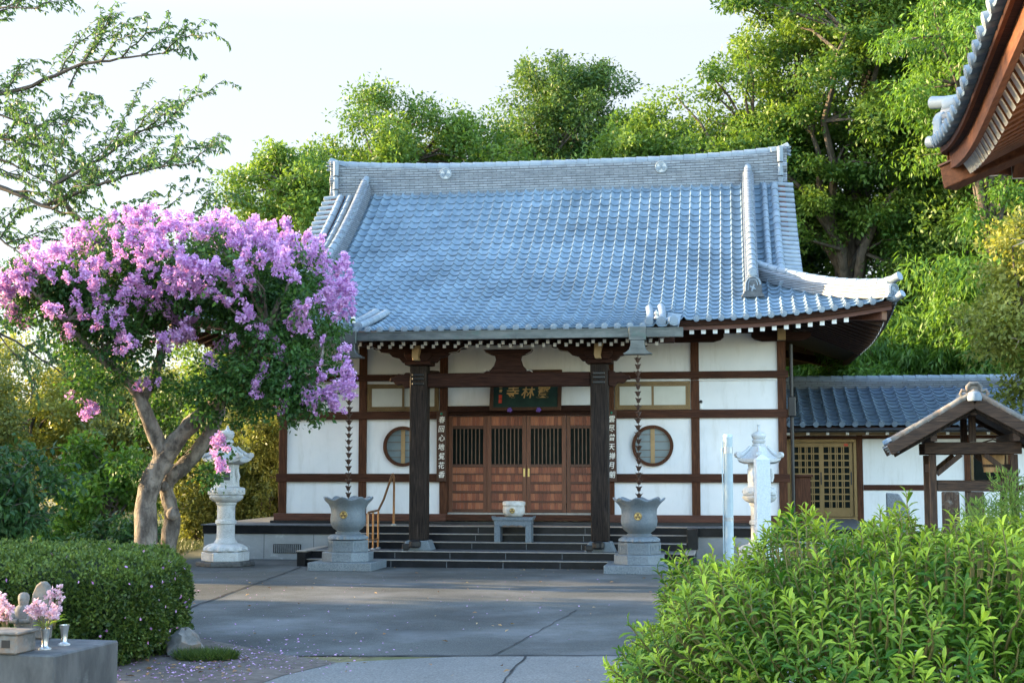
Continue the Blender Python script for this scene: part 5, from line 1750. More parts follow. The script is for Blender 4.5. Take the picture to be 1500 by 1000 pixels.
# distant sunlit trees on the left
dl = 'sunlit trees beyond the left yard'
for i, (px, d, top, r_, lb, lm) in enumerate(((40, 66, 505, 3.4, 'distant pale sunlit tree farthest left', 'lf_yellow'), (150, 70, 520, 3.2, 'distant pale sunlit tree left of the purple tree trunk', 'lf_yellow'), (245, 64, 560, 2.8, 'distant pale green tree seen between the purple tree stems', 'lf_conifer'), (330, 68, 525, 3.0, 'distant pale green tree between the trunk and the hall', 'lf_yellow'), (-70, 60, 480, 3.6, 'distant sunlit tree beyond the left frame edge', 'lf_conifer'), (395, 60, 590, 2.2, 'distant low sunlit tree just left of the hall corner', 'lf_conifer'))):
    p = at(px, top, d)
    H = p.z
    tree('broadleaf_tree', lb, 'tree', (p.x, d, 0), [(0, 0, H * .55, r_, r_ * .8, H * .47)], .22, H * .55, 60, 1.0, 480, .19, .5, lm, 80 + i, group=dl, base=.55)
# feathery conifer hedge plants behind the left lantern
for i, (px, d, top, r_, lb) in enumerate(((292, 37, 640, .85, 'yellow green conifer bush just left of the stone lantern'), (345, 38, 600, 1.0, 'tall yellow green conifer bush behind the stone lantern'), (398, 37, 615, .8, 'yellow green conifer bush touching the hall corner'))):
    p = at(px, top, d)
    H = p.z
    tree('conifer_bush', lb, 'bush', (p.x, d, 0), [(0, 0, H * .5, r_, r_, H * .5)], .08, H * .7, 90, .36, 300, .10, .4, 'lf_conifer', 90 + i, group='conifer bushes behind the lantern', base=.5, inner=.6, droop=.4, bark='thinbark')
tree('leafy_bush', 'light green leafy bush left of the purple tree trunk', 'bush', (-8.6, 30.5, 0), [(0, 0, 1.25, 1.05, .9, 1.25), (-.9, .2, 1.0, .8, .8, 1.0)], .07, 1.2, 80, .34, 170, .14, .5, 'lf_bamboo', 95, base=.35, inner=.6, bark='thinbark')
tree('leafy_bush', 'low dark bush at the foot of the purple tree', 'bush', (-7.6, 27.6, 0), [(0, 0, .45, .9, .6, .5)], .05, .4, 40, .26, 150, .10, .5, 'lf_deep', 96, base=.5, inner=.5, bark='thinbark')
def arching_bush(name, label, loc, n_st, H, spread, L, lm, seed, base=.4):
    """many arching stems with leaves hanging along them"""
    t = thing(name, label, 'bush', loc)
    rg = rng_(seed)
    mb, P, D = MB(), [], []
    for k in range(n_st):
        a = rg.uniform(0, 2 * pi)
        h = H * rg.uniform(.45, 1.0)
        sp_ = spread * rg.uniform(.35, 1.05)
        dr = np.array([math.cos(a), math.sin(a) * .8, 0])
        pts = [np.array([rg.normal(0, .15), rg.normal(0, .15), -.02]) + dr * sp_ * u ** 1.7 + np.array([0, 0, h * (1.35 * u - .42 * u ** 3)]) for u in np.linspace(0, 1, 9)]
        mb.tube([tuple(p) for p in pts], [.018 * (1 - .85 * q / 8) for q in range(9)], 5, cap=False)
        runs = [pts]
        for q in range(2, 8):
            for _ in range(2):
                e = pts[q] + unit(dr * .6 + rg.normal(size=3) * .7 + np.array([0, 0, .1])) * rg.uniform(.2, .5)
                runs.append([pts[q], (pts[q] + e) / 2 + np.array([0, 0, .04]), e - np.array([0, 0, .08])])
        for r_ in runs:
            for p, q in zip(r_[:-1], r_[1:]):
                m = max(1, int(np.linalg.norm(q - p) / .035))
                for z in range(m):
                    if p[2] < H * .12: continue
                    P.append(p + (q - p) * rg.random()); D.append(unit(q - p) * .5 + rg.normal(size=3) * .55 + np.array([0, 0, -.55]))
    mb.build('stems', M['thinbark'], t, smooth=60, fix=False)
    n = len(P)
    V, F, ti = quad_leaves(np.array(P), np.array(D), unit(rg.normal(size=(n, 3)) * .6 + np.array([0, 0, 1.])), L * rg.uniform(.6, 1.3, n), L * .42 * rg.uniform(.7, 1.2, n), np.clip(rg.normal(base, .26, n), 0, 1), .12)
    link('leaves', np_mesh('leaves', V, F, M[lm], ti), None, t)
arching_bush('leafy_bush', 'large dark arching bush at the left edge above the clipped hedge', (-7.1, 19.3, 0), 60, 2.5, 1.35, .125, 'lf_deep', 97, .38)
arching_bush('leafy_bush', 'arching bush with long drooping leaves behind the dark bush', (-9.3, 19.6, 0), 44, 3.3, 1.4, .14, 'lf_cherry', 98, .4)

# trees left of the frame: they shade the courtyard in the evening
sg = 'tall trees along the left boundary'
for i, (x, y, H, r_, lb) in enumerate(((-19.5, 22.0, 8.5, 3.2, 'broad dark tree beyond the left frame edge, nearest the gate'), (-16.5, 18.0, 12.5, 3.2, 'broad dark tree beyond the left frame edge, nearest the camera'), (-24.5, 33.2, 9.5, 3.0, 'broad dark tree beyond the left frame edge, behind the lantern line'), (-15, 8.5, 7.5, 3.4, 'broad dark tree beyond the left frame edge, closest to the stone block'))):
    tree('broadleaf_tree', lb, 'tree', (x, y, 0), [(0, 0, H * .5, r_, r_, H * .5)], .25, H * .5, 90, 1.15, 200, .34, .55, 'lf_deep', 110 + i, group=sg, base=.4, inner=.3)
# ------------------------------------------------------------------ crape myrtle in bloom
cm0 = at(228, 850, 25); cm0.z = 0
cm = thing('crape_myrtle', 'old crape myrtle with mottled twin trunk and purple blossom in front of the hall', 'tree', tuple(cm0))
def cp(px, py, d=25.0): return at(px, py, d) - cm0
tb = MB()
def wtube(pts, rad, n=14, seed=0, knob=.10):
    """limb with a knobbly surface"""
    rg = random.Random(seed)
    P_, R_ = [], []
    for i in range(len(pts) - 1):
        for q in range(4):
            u = q / 4
            P_.append(Vector(pts[i]).lerp(Vector(pts[i + 1]), u)); R_.append((rad[i] + (rad[i + 1] - rad[i]) * u) * rg.uniform(1 - knob, 1 + knob))
    P_.append(Vector(pts[-1])); R_.append(rad[-1])
    for i in range(2, len(P_) - 1):
        P_[i] = (P_[i - 1] + P_[i] * 2 + P_[i + 1]) / 4 if i < len(P_) - 2 else P_[i]
    tb.tube(P_, R_, n)
wtube([cp(212, 862, 24.8), cp(214, 790, 24.8), cp(213, 735, 24.8), cp(224, 695, 24.8), cp(243, 672, 24.8)], [.24, .20, .185, .185, .18], 16, 1, .06)
wtube([cp(243, 672, 24.8), cp(228, 640, 24.7), cp(214, 605, 24.6), cp(200, 572, 24.5), cp(176, 545, 24.4), cp(150, 520, 24.3)], [.18, .135, .125, .11, .085, .05], 12, 2)
wtube([cp(236, 676, 24.8), cp(258, 645, 24.7), cp(286, 615, 24.6), cp(318, 592, 24.5), cp(345, 560, 24.4), cp(372, 520, 24.2), cp(392, 480, 24.0)], [.19, .155, .15, .14, .12, .085, .05], 12, 3)
wtube([cp(243, 862, 25.3), cp(246, 800, 25.3), cp(254, 755, 25.3), cp(242, 715, 25.3), cp(250, 696, 25.3), cp(272, 682, 25.4)], [.18, .155, .13, .13, .14, .13], 14, 4, .13)
wtube([cp(262, 690, 25.4), cp(290, 660, 25.5), cp(314, 622, 25.6), cp(326, 590, 25.7), cp(338, 540, 25.8), cp(352, 490, 25.9), cp(350, 440, 26)], [.14, .125, .12, .11, .09, .07, .04], 12, 5)
wtube([cp(205, 590, 24.6), cp(222, 560, 24.9), cp(236, 520, 25.2), cp(240, 470, 25.4), cp(236, 430, 25.5)], [.10, .09, .08, .06, .04], 10, 6)
wtube([cp(330, 575, 24.5), cp(380, 556, 24.0), cp(430, 540, 23.6), cp(470, 535, 23.3)], [.09, .07, .05, .03], 10, 7)
wtube([cp(172, 548, 24.4), cp(130, 510, 24.1), cp(95, 470, 23.9), cp(55, 435, 23.7)], [.07, .055, .045, .03], 10, 8)
for px, py, r_ in ((253, 752, .12), (240, 712, .10), (243, 672, .15), (205, 780, .07)):
    tb.lathe([(.01, -r_), (r_ * .8, -r_ * .6), (r_, 0), (r_ * .75, r_ * .6), (.01, r_)], 10, tuple(cp(px, py, 25.05)))
# crown volumes (centre and radii), metres from the foot
E_ = []
for px, py, d, rx, ry, rz_ in ((140, 432, 24.6, 1.25, 1.7, .75), (250, 400, 25.2, 1.6, 2.2, .80), (350, 420, 25.0, 1.4, 2.0, .90), (422, 440, 24.2, .95, 1.5, .80), (455, 558, 23.6, .55, .8, .50), (60, 430, 24.4, .62, .9, .50), (400, 510, 24.4, 1.0, 1.2, .62), (180, 480, 24.6, 1.0, 1.2, .50)):
    c = cp(px, py, d)
    E_.append((c.x, c.y, c.z, rx, ry, rz_))
CC = shell_points(E_, 260, 5, .35)
tw_ = MB()
limb_nodes = [cp(150, 520, 24.3), cp(176, 545, 24.4), cp(392, 480, 24), cp(372, 520, 24.2), cp(350, 440, 26), cp(352, 490, 25.9), cp(236, 430, 25.5), cp(240, 470, 25.4), cp(470, 535, 23.3), cp(430, 540, 23.6), cp(55, 435, 23.7), cp(95, 470, 23.9), cp(345, 560, 24.4)]
rg = random.Random(3)
for c in CC[::2]:
    c = Vector(c)
    s = min(limb_nodes, key=lambda q: (q - c).length)
    m = s.lerp(c, .55) + Vector((rg.uniform(-.2, .2), rg.uniform(-.2, .2), rg.uniform(-.1, .2)))
    tb.tube([s, m, c], [.03, .02, .008], 5, cap=False)
tr_ = tb.build('trunk', M['bark'], cm, smooth=60, fix=False)
V, F, ti = foliage(CC, .45, 190, .085, .55, 6, .75, .6, .3, .3, .42)
low = [cp(px, py, d) for px, py, d in ((160, 545, 24), (345, 590, 23.9), (375, 600, 23.8), (395, 545, 23.5), (425, 575, 23.4), (440, 540, 23.4), (320, 545, 23.8), (180, 520, 24), (230, 530, 24.2), (330, 570, 24), (360, 600, 24.2), (300, 550, 24), (400, 590, 23.8), (430, 610, 23.6), (280, 580, 25.6), (310, 640, 25.8), (240, 590, 25.8), (205, 620, 25.8), (192, 690, 24.7), (225, 550, 24.9), (170, 570, 24.2), (350, 550, 23.6), (120, 560, 24), (450, 590, 23.4), (385, 560, 23.8), (330, 610, 24.2), (290, 575, 24.2), (410, 560, 23.6), (135, 520, 24), (90, 520, 24), (310, 690, 25.2), (262, 640, 25.6))]
rg2 = rng_(9)
LC = np.array([np.array(p) + rg2.normal(0, .14, 3) for p in low for _ in range(3)])
V2, F2, t2 = foliage(LC, .29, 110, .085, .55, 8, .8, .6, .3, .3, .4)
link('crown', np_mesh('crown', np.concatenate([V, V2]), np.concatenate([F, F2 + len(V)]), M['lf_myrtle'], np.concatenate([ti, t2])), None, cm)

# blossom panicles: a few shapes, many copies
def panicle(seed):
    rg = rng_(seed)
    n = 240
    u = rg.random(n)
    d = rdir(rg, n)
    prof = .62 + .5 * np.sin(pi * np.clip(u, 0, 1)) - .45 * u
    # small florets gathered in knots
    K = 16
    kd = rdir(rg, K); ku = rg.random(K)
    kc = np.stack([kd[:, 0] * .12 * (1.05 - .75 * ku), kd[:, 1] * .12 * (1.05 - .75 * ku), -.13 + .34 * ku], -1)
    idx = rg.integers(0, K, n)
    P = kc[idx] + d * .062 * rg.random(n)[:, None] ** .5
    Nn = unit(d + rg.normal(size=(n, 3)) * .5)
    D = rdir(rg, n)
    t = np.clip(.45 + rg.normal(0, .22, n) + .8 * (ku[idx] - .5) * .3, 0, 1)
    V, F, tt = quad_leaves(P - D * .02, D, Nn, .046 * rg.uniform(.7, 1.3, n), .042 * rg.uniform(.7, 1.3, n), t, .15)
    return V, F, tt
pans = [panicle(300 + i) for i in range(7)]
pan_me = [np_mesh('blossom', v, f, M['petal'], t) for v, f, t in pans]
rg = rng_(77)
spots = []
mains = E_[:4] + [E_[5], E_[7], E_[0], E_[1], E_[2], E_[1], E_[2]]
tries = 0
while len(spots) < 290 and tries < 60000:
    tries += 1
    e = mains[rg.integers(len(mains))]
    d = rdir(rg, 1)[0]
    if d[2] < -.35 and rg.random() < .92: continue
    if d[1] > .55 and rg.random() < .6: continue
    p = np.array(e[:3]) + d * np.array(e[3:6]) * rg.uniform(1.0, 1.2)
    if any((((p - np.array(q[:3])) / np.array(q[3:6])) ** 2).sum() < .86 for q in E_ if q is not e): continue
    if math.sin(p[0] * 3.1 + 1) * math.sin(p[2] * 4.3 + p[1] * 1.7) + .35 * math.sin(p[0] * 8.3 + p[2] * 7.1) < -.42 and rg.random() < .85: continue
    dense = .19 if p[2] > cp(0, 480).z else .30
    if any(np.linalg.norm(p - s[0]) < dense for s in spots): continue
    spots.append((p, d))
for px, py, d_ in ((395, 500, 23.5), (410, 520, 23.4), (378, 570, 23.4), (428, 560, 23.3), (300, 520, 23.6), (338, 505, 23.5), (205, 505, 23.5), (172, 515, 23.6), (455, 570, 23.3), (465, 585, 23.3), (318, 648, 23.9), (212, 560, 24.2), (225, 555, 24.2), (200, 566, 24.2), (120, 596, 24.2), (505, 545, 23.2), (515, 570, 23.2), (500, 520, 23.3), (490, 560, 23.2), (478, 575, 23.2), (515, 425, 23.4), (430, 470, 23.3), (452, 480, 23.3), (472, 500, 23.3), (440, 585, 23.3), (382, 540, 23.4), (240, 492, 23.4), (268, 486, 23.4), (190, 498, 23.4), (145, 470, 23.2), (128, 430, 23.2), (165, 468, 23.2), (20, 415, 23.6), (38, 405, 23.6), (318, 685, 23.9), (410, 590, 23.4), (455, 600, 23.3), (500, 585, 23.2), (465, 545, 23.2), (420, 540, 23.4)):
    p = np.array(cp(px, py, d_))
    for k in range(1 if py > 480 and px < 480 else 2):
        spots.append((p + rg.normal(0, .07, 3), np.array((rg.normal() * .4, -.5, .4))))
spots.sort(key=lambda s: s[0][1])
rest = []
for i, (p, d) in enumerate(spots):
    ax = Vector(d * .6 + np.array([0, 0, .55])).normalized()
    q = ax.to_track_quat('Z', 'Y').to_matrix().to_4x4() @ Matrix.Rotation(rg.uniform(0, 6.28), 4, 'Z')
    mtx = Matrix.Translation(p) @ q @ Matrix.Diagonal((*(rg.uniform(.7, 1.25, 3) * rg.choice([.55, .8, 1.0, 1.25])), 1))
    j = int(rg.integers(7))
    if i < 100:
        o = link('blossom', pan_me[j], None, cm)
        o.matrix_local = mtx
    else:
        v, f, t_ = pans[j]
        m3 = np.array(mtx)
        rest.append((v @ m3[:3, :3].T + m3[:3, 3], f, t_))
o, vs, fs, ts = 0, [], [], []
for v, f, t_ in rest:
    vs.append(v); fs.append(f + o); ts.append(t_); o += len(v)
tag(link('blossoms', np_mesh('blossoms', np.concatenate(vs), np.concatenate(fs), M['petal'], np.concatenate(ts)), None, cm), kind='stuff')

# ------------------------------------------------------------------ cherry tree reaching in from the left
ch = thing('cherry_tree', 'cherry tree reaching in from the left edge with thin drooping leafed branches', 'tree', (-16.4, 31, 0))
c0 = Vector((-16.4, 31, 0))
def chp(px, py, d): return at(px, py, d * 2) - c0
S2 = lambda pts: [tuple(Vector(p) * 2) for p in pts]
tb = MB()
tb.tube([(0, 0, -.05), (.2, 0, 2.4), (.5, -.2, 5.2), (1.2, -.4, 7.2)], [.42, .34, .30, .24], 12)
rg = random.Random(21)
rn_ = rng_(21)
twigs = []
def branch(pts, r0, subs=7, sub_len=.9, lv=1, up=.15):
    P_ = [Vector(p) for p in pts]
    fine = []
    for i in range(len(P_) - 1):
        for q in range(5): fine.append(P_[i].lerp(P_[i + 1], q / 5) + Vector((rg.uniform(-1, 1), rg.uniform(-1, 1), rg.uniform(-1, 1))) * .024)
    fine.append(P_[-1])
    n = len(fine)
    tb.tube(fine, [r0 * .62 * (1 - .9 * i / (n - 1)) + .0025 for i in range(n)], 6 if r0 > .02 else 4, cap=False)
    if lv <= 1 or r0 < .03: twigs.append(fine)
    if lv > 0:
        for k in range(subs):
            i = int(n * (.22 + .75 * k / subs))
            s = fine[min(i, n - 2)]
            d = (fine[min(i + 2, n - 1)] - fine[max(i - 2, 0)]).normalized()
            side = Vector((rg.uniform(-.7, .7), rg.uniform(-1, 1), rg.uniform(-.35, .8)))
            e = s + (d * .9 + side * .75).normalized() * sub_len * rg.uniform(.5, 1.1)
            m = s.lerp(e, .5) + Vector((0, 0, .12 + up * .4))
            branch([s, m, e], max(.007, r0 * .28), max(3, subs // 2), sub_len * .55, lv - 1, up)
branch([(1, -0.4, 6.6), chp(-60, 250, 15), chp(60, 300, 14.6), chp(110, 318, 14.4)], 0.162, 7, 2, 2)
branch([(1, -0.4, 6.8), chp(-60, 150, 15), chp(30, 132, 14.8), chp(120, 95, 14.5), chp(190, 84, 14.3), chp(268, 72, 14.2)], 0.108, 10, 1.5, 2)
branch([chp(100, 128, 14.6), chp(140, 60, 14.5), chp(162, 22, 14.4)], 0.027, 6, 0.7, 1)
branch([chp(108, 315, 14.4), chp(80, 270, 14.3), chp(150, 230, 14.2), chp(200, 195, 14.1), chp(268, 172, 14)], 0.081, 9, 1.4, 2)
branch([chp(70, 300, 14.5), chp(140, 272, 14.2), chp(215, 250, 13.9), chp(300, 235, 13.7)], 0.072, 9, 1.4, 2)
branch([chp(110, 318, 14.4), chp(150, 330, 14.2), chp(230, 322, 14), chp(330, 320, 13.8)], 0.063, 7, 1.2, 2)
branch([(0.8, -0.4, 6.4), chp(-70, 60, 15.4), chp(0, 12, 15), chp(60, 12, 14.8)], 0.09, 8, 1.2, 2)
branch([(0.8, -0.4, 6), chp(-80, 330, 15.4), chp(0, 350, 15), chp(50, 385, 14.8)], 0.09, 9, 1.8, 2)
branch([(0.8, -0.4, 6.4), chp(-80, 190, 15.4), chp(-10, 200, 15), chp(60, 215, 14.8), chp(110, 225, 14.6)], 0.09, 9, 1.6, 2)
branch([chp(-60, 250, 15), chp(0, 232, 14.9), chp(60, 262, 14.7), chp(120, 290, 14.5)], 0.054, 9, 1.2, 2)
branch([chp(-70, 120, 15), chp(-10, 165, 14.9), chp(50, 185, 14.7), chp(100, 180, 14.5)], 0.054, 9, 1.2, 2)
branch([chp(-80, 440, 15.2), chp(20, 500, 15), chp(90, 545, 14.9), chp(150, 600, 14.8)], 0.054, 9, 1.2, 2)
branch([(0.6, -0.2, 5.2), chp(-120, 420, 15.6), chp(-20, 470, 15.2), chp(30, 530, 15)], 0.09, 8, 1.4, 2)
branch([(1, -0.4, 6.6), (-0.8, 1.6, 10), (-3.2, 2.4, 13.2)], 0.144, 9, 2.4, 2)
branch([(1, -0.4, 6.6), (-0.4, -2.4, 10), (-1.6, -4, 12.4)], 0.144, 9, 2.4, 2)
branch([(0.6, -0.2, 5.6), (-2.8, -0.8, 8.4), (-5.6, -1, 10.4)], 0.144, 9, 2.4, 2)
tb.build('trunk', M['thinbark'], ch, smooth=60, fix=False)
P_, D_ = [], []
for tw__ in twigs:
    for i in range(1, len(tw__)):
        p, q = tw__[i - 1], tw__[i]
        L_ = (q - p).length
        for k in range(max(1, int(L_ / .021))):
            if rg.random() < .22: continue
            u = rg.random()
            P_.append(tuple(p.lerp(q, u)))
            dd = (q - p).normalized() * .5 + Vector((rg.uniform(-.7, .7), rg.uniform(-.7, .7), rg.uniform(-1.1, -.1)))
            D_.append(tuple(dd))
P_, D_ = np.array(P_), np.array(D_)
n = len(P_)
V, F, ti = quad_leaves(P_, D_, unit(rn_.normal(size=(n, 3)) * .7 + np.array([0, -.3, .6])), .13 * rn_.uniform(.6, 1.25, n), .050 * rn_.uniform(.7, 1.2, n), np.clip(rn_.normal(.45, .25, n), 0, 1), .1)
link('crown', np_mesh('crown', V, F, M['lf_cherry'], ti), None, ch)

# ------------------------------------------------------------------ clipped hedge at left
def superell(n, c, r, e, seed, zmin=.02):
    rg = rng_(seed)
    d = rdir(rg, n * 2)
    k = (np.abs(d) ** e).sum(1) ** (-1 / e)
    p = d * k[:, None]
    nn = unit(np.sign(p) * np.abs(p) ** (e - 1) / np.array(r))
    P = np.array(c) + p * np.array(r)
    ok = P[:, 2] > zmin
    # even out the density
    return P[ok][:n], nn[ok][:n]
hd = thing('clipped_hedge', 'low clipped azalea hedge with fallen purple petals on it at left', 'hedge', (-5.27, 15.35, 0))
hr = (1.66, 1.40, .60)
P_, N_ = superell(95000, (0, 0, .48), hr, 4.5, 41)
rg = rng_(42)
lump = .05 * np.sin(P_[:, 0] * 7 + 1) * np.sin(P_[:, 1] * 6) + .04 * np.sin(P_[:, 0] * 15) * np.sin(P_[:, 2] * 13 + P_[:, 1] * 11)
P_ = P_ + N_ * (lump + rg.normal(0, .022, len(P_)) - .015 - .10 * (rg.random(len(P_)) ** 3))[:, None]
n = len(P_)
D_ = unit(N_ * .7 + rg.normal(size=(n, 3)) * .7 + np.array([0, 0, .3]))
Nn = unit(N_ + rg.normal(size=(n, 3)) * .8)
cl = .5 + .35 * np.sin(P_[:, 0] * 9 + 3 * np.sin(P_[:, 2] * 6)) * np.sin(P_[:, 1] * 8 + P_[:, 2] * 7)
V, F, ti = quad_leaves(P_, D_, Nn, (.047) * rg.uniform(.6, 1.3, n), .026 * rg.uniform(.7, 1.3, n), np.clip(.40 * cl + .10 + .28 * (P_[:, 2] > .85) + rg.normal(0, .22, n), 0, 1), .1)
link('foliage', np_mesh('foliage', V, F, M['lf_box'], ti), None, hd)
# twiggy inside
b = MB()
rr_ = random.Random(4)
for k in range(160):
    a, r_ = rr_.uniform(0, 6.28), math.sqrt(rr_.random())
    x, y = 1.45 * r_ * math.cos(a), 1.2 * r_ * math.sin(a)
    s = Vector((x * .6, y * .6, -.02)); e = Vector((x, y, rr_.uniform(.5, 1.0)))
    b.tube([s, s.lerp(e, .5) + Vector((0, 0, .08)), e], [.014, .01, .005], 4, cap=False)
b.build('twigs', M['thinbark'], hd, fix=False)
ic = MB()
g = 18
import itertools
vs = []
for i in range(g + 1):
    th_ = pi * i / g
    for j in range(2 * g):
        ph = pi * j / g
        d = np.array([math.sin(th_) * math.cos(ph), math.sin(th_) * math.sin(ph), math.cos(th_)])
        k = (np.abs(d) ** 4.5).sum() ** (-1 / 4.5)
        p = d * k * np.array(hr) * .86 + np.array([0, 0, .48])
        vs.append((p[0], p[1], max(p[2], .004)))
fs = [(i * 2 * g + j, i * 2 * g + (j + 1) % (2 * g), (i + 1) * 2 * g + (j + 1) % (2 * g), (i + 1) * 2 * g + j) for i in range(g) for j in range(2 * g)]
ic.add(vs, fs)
M['hedgecore'] = mat('hedge_core_dark', (.012, .022, .008), (.03, .045, .014), scale=30, rough=.9, bump=.8, bump_d=.05)
ic.build('dark_core', M['hedgecore'], hd, fix=False)  # dark solid core added so the hedge is not see-through

# ------------------------------------------------------------------ leafy shrub in the right foreground
def leaf_template(bendz):
    """lance-shaped leaf along +X, unit length; 4 quads"""
    rows = [(0, .04, 0.0), (.28, .30, .05), (.62, .50, .06), (.85, .38, .0), (1.0, .03, -.06)]
    V = []
    for x, w_, z in rows:
        V += [(x, -w_ / 2, z + w_ * .16), (x, 0, z), (x, w_ / 2, z + w_ * .16)]
    F = []
    for i in range(4):
        for j in range(2):
            F.append((i * 3 + j, i * 3 + j + 1, (i + 1) * 3 + j + 1, (i + 1) * 3 + j))
    return np.array(V), np.array(F)
LT, LF = leaf_template(0)
def place_leaves(P, D, Nn, L, W, tint):
    D = unit(D); S = unit(np.cross(Nn, D)); Z = np.cross(D, S)
    V = P[:, None, :] + (LT[None, :, 0:1] * D[:, None, :] * L[:, None, None] + LT[None, :, 1:2] * S[:, None, :] * W[:, None, None] + LT[None, :, 2:3] * Z[:, None, :] * L[:, None, None])
    k = len(LT)
    F = (np.arange(len(P))[:, None, None] * k + LF[None]).reshape(-1, 4)
    return V.reshape(-1, 3), F, np.repeat(tint, k)
sh = thing('leafy_shrub', 'big bright green leafy shrub filling the right foreground', 'shrub', (1.85, 6.30, 0))
sr = (1.36, 1.22, .95)
P_, N_ = superell(11000, (0, 0, .70), sr, 2.9, 51)
rg = rng_(52)
bump_ = .09 * np.sin(P_[:, 0] * 5.2 + 1.3) * np.sin(P_[:, 1] * 4.6 + P_[:, 2] * 3) + .05 * np.sin(P_[:, 0] * 11 + P_[:, 2] * 9)
bump_ = bump_ + .07 * np.clip(P_[:, 0], 0, 1) * (P_[:, 2] > .9)
P_ = P_ + N_ * bump_[:, None]
keep, kp = [], np.zeros((0, 3))
cell = {}
for i, p in enumerate(P_):
    k3 = tuple((p / .125).astype(int))
    if any(((P_[j] - p) ** 2).sum() < .064 ** 2 for dx in (-1, 0, 1) for dy in (-1, 0, 1) for dz in (-1, 0, 1) for j in cell.get((k3[0] + dx, k3[1] + dy, k3[2] + dz), ())): continue
    cell.setdefault(k3, []).append(i)
    keep.append(i)
P_, N_ = P_[keep], N_[keep]
stems = MB()
A, Dd, Nm, Ls, Ws, T = [], [], [], [], [], []
for i in range(len(P_)):
    ax = unit(N_[i] * .85 + np.array([0, 0, .5]) + rg.normal(size=3) * .22)
    tall = max(-.03, rg.normal(-.01, .03)) + (.05 if rg.random() < .12 else 0)
    base = P_[i] - ax * .10
    tip = P_[i] + ax * tall
    young = np.clip(rg.normal(.62, .26), .08, 1)
    stems.tube([tuple(base - N_[i] * .10), tuple(base), tuple(tip)], [.006, .004, .0025], 4, cap=False)
    s1 = unit(np.cross(ax, rg.normal(size=3))); s2 = np.cross(ax, s1)
    Ltot = np.linalg.norm(tip - base)
    sc_ = rg.uniform(.62, 1.2)
    old = rg.random() < .05
    nl_ = int(rg.integers(10, 16) + Ltot * 32)
    for k in range(nl_):
        u = (k + .5) / nl_
        ang = k * 2.4 + rg.normal(0, .15)
        out = s1 * math.cos(ang) + s2 * math.sin(ang)
        open_ = 1.42 - .88 * u ** 1.8 + rg.normal(0, .1)
        D = out * math.sin(open_) + ax * math.cos(open_)
        D = unit(D + np.array([0, 0, -.12 * (1 - u)]))
        nm = unit(ax - D * np.dot(ax, D) + rg.normal(size=3) * .12)
        l = (.070 if u < .75 else .052) * rg.uniform(.7, 1.2) * sc_
        A.append(base + (tip - base) * u); Dd.append(D); Nm.append(nm); Ls.append(l); Ws.append(l * rg.uniform(.40, .54))
        T.append(np.clip(young * (.28 + .72 * u) + rg.normal(0, .07) - .10, 0, 1))
# older leaves deeper inside
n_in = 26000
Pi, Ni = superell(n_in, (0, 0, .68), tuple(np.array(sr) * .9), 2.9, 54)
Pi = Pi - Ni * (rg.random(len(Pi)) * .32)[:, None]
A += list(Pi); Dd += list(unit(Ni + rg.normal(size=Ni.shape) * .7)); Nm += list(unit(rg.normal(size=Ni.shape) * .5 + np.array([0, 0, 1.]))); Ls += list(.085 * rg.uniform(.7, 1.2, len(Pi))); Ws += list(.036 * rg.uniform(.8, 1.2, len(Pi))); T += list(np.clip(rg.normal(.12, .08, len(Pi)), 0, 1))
V, F, ti = place_leaves(np.array(A), np.array(Dd), np.array(Nm), np.array(Ls), np.array(Ws), np.array(T))
link('foliage', np_mesh('foliage', V, F, M['lf_pieris'], ti, smooth=True), None, sh)
rr_ = random.Random(9)
for k in range(90):
    a, r_ = rr_.uniform(0, 6.28), math.sqrt(rr_.random())
    x, y = 1.0 * r_ * math.cos(a), .95 * r_ * math.sin(a)
    s = Vector((x * .5, y * .5, -.02)); e = Vector((x, y, rr_.uniform(.9, 1.45)))
    stems.tube([s, s.lerp(e, .5) + Vector((0, 0, .1)), e], [.016, .011, .006], 5, cap=False)
stems.build('stems', M['stem'], sh, fix=False)

# feathery plant behind it at the right edge
nd = thing('feathery_bush', 'fine leaved light green bush in front of the wooden pavilion at right edge', 'bush', (5.65, 15.2, 0))
CN = shell_points([(0, 0, 1.15, .85, .7, .75), (.6, 0, 1.25, .8, .7, .75)], 110, 61, .5)
V, F, ti = foliage(CN, .24, 150, .085, .16, 62, .8, .5, -.5, .3, .55)
link('foliage', np_mesh('foliage', V, F, M['lf_nandina'], ti), None, nd)
b = MB()
for c in CN[::3]:
    b.tube([(c[0] * .3, c[1] * .3, -.02), (c[0] * .7, c[1] * .7, c[2] * .6), tuple(c)], [.012, .009, .004], 4, cap=False)
b.build('stems', M['stem'], nd, fix=False)

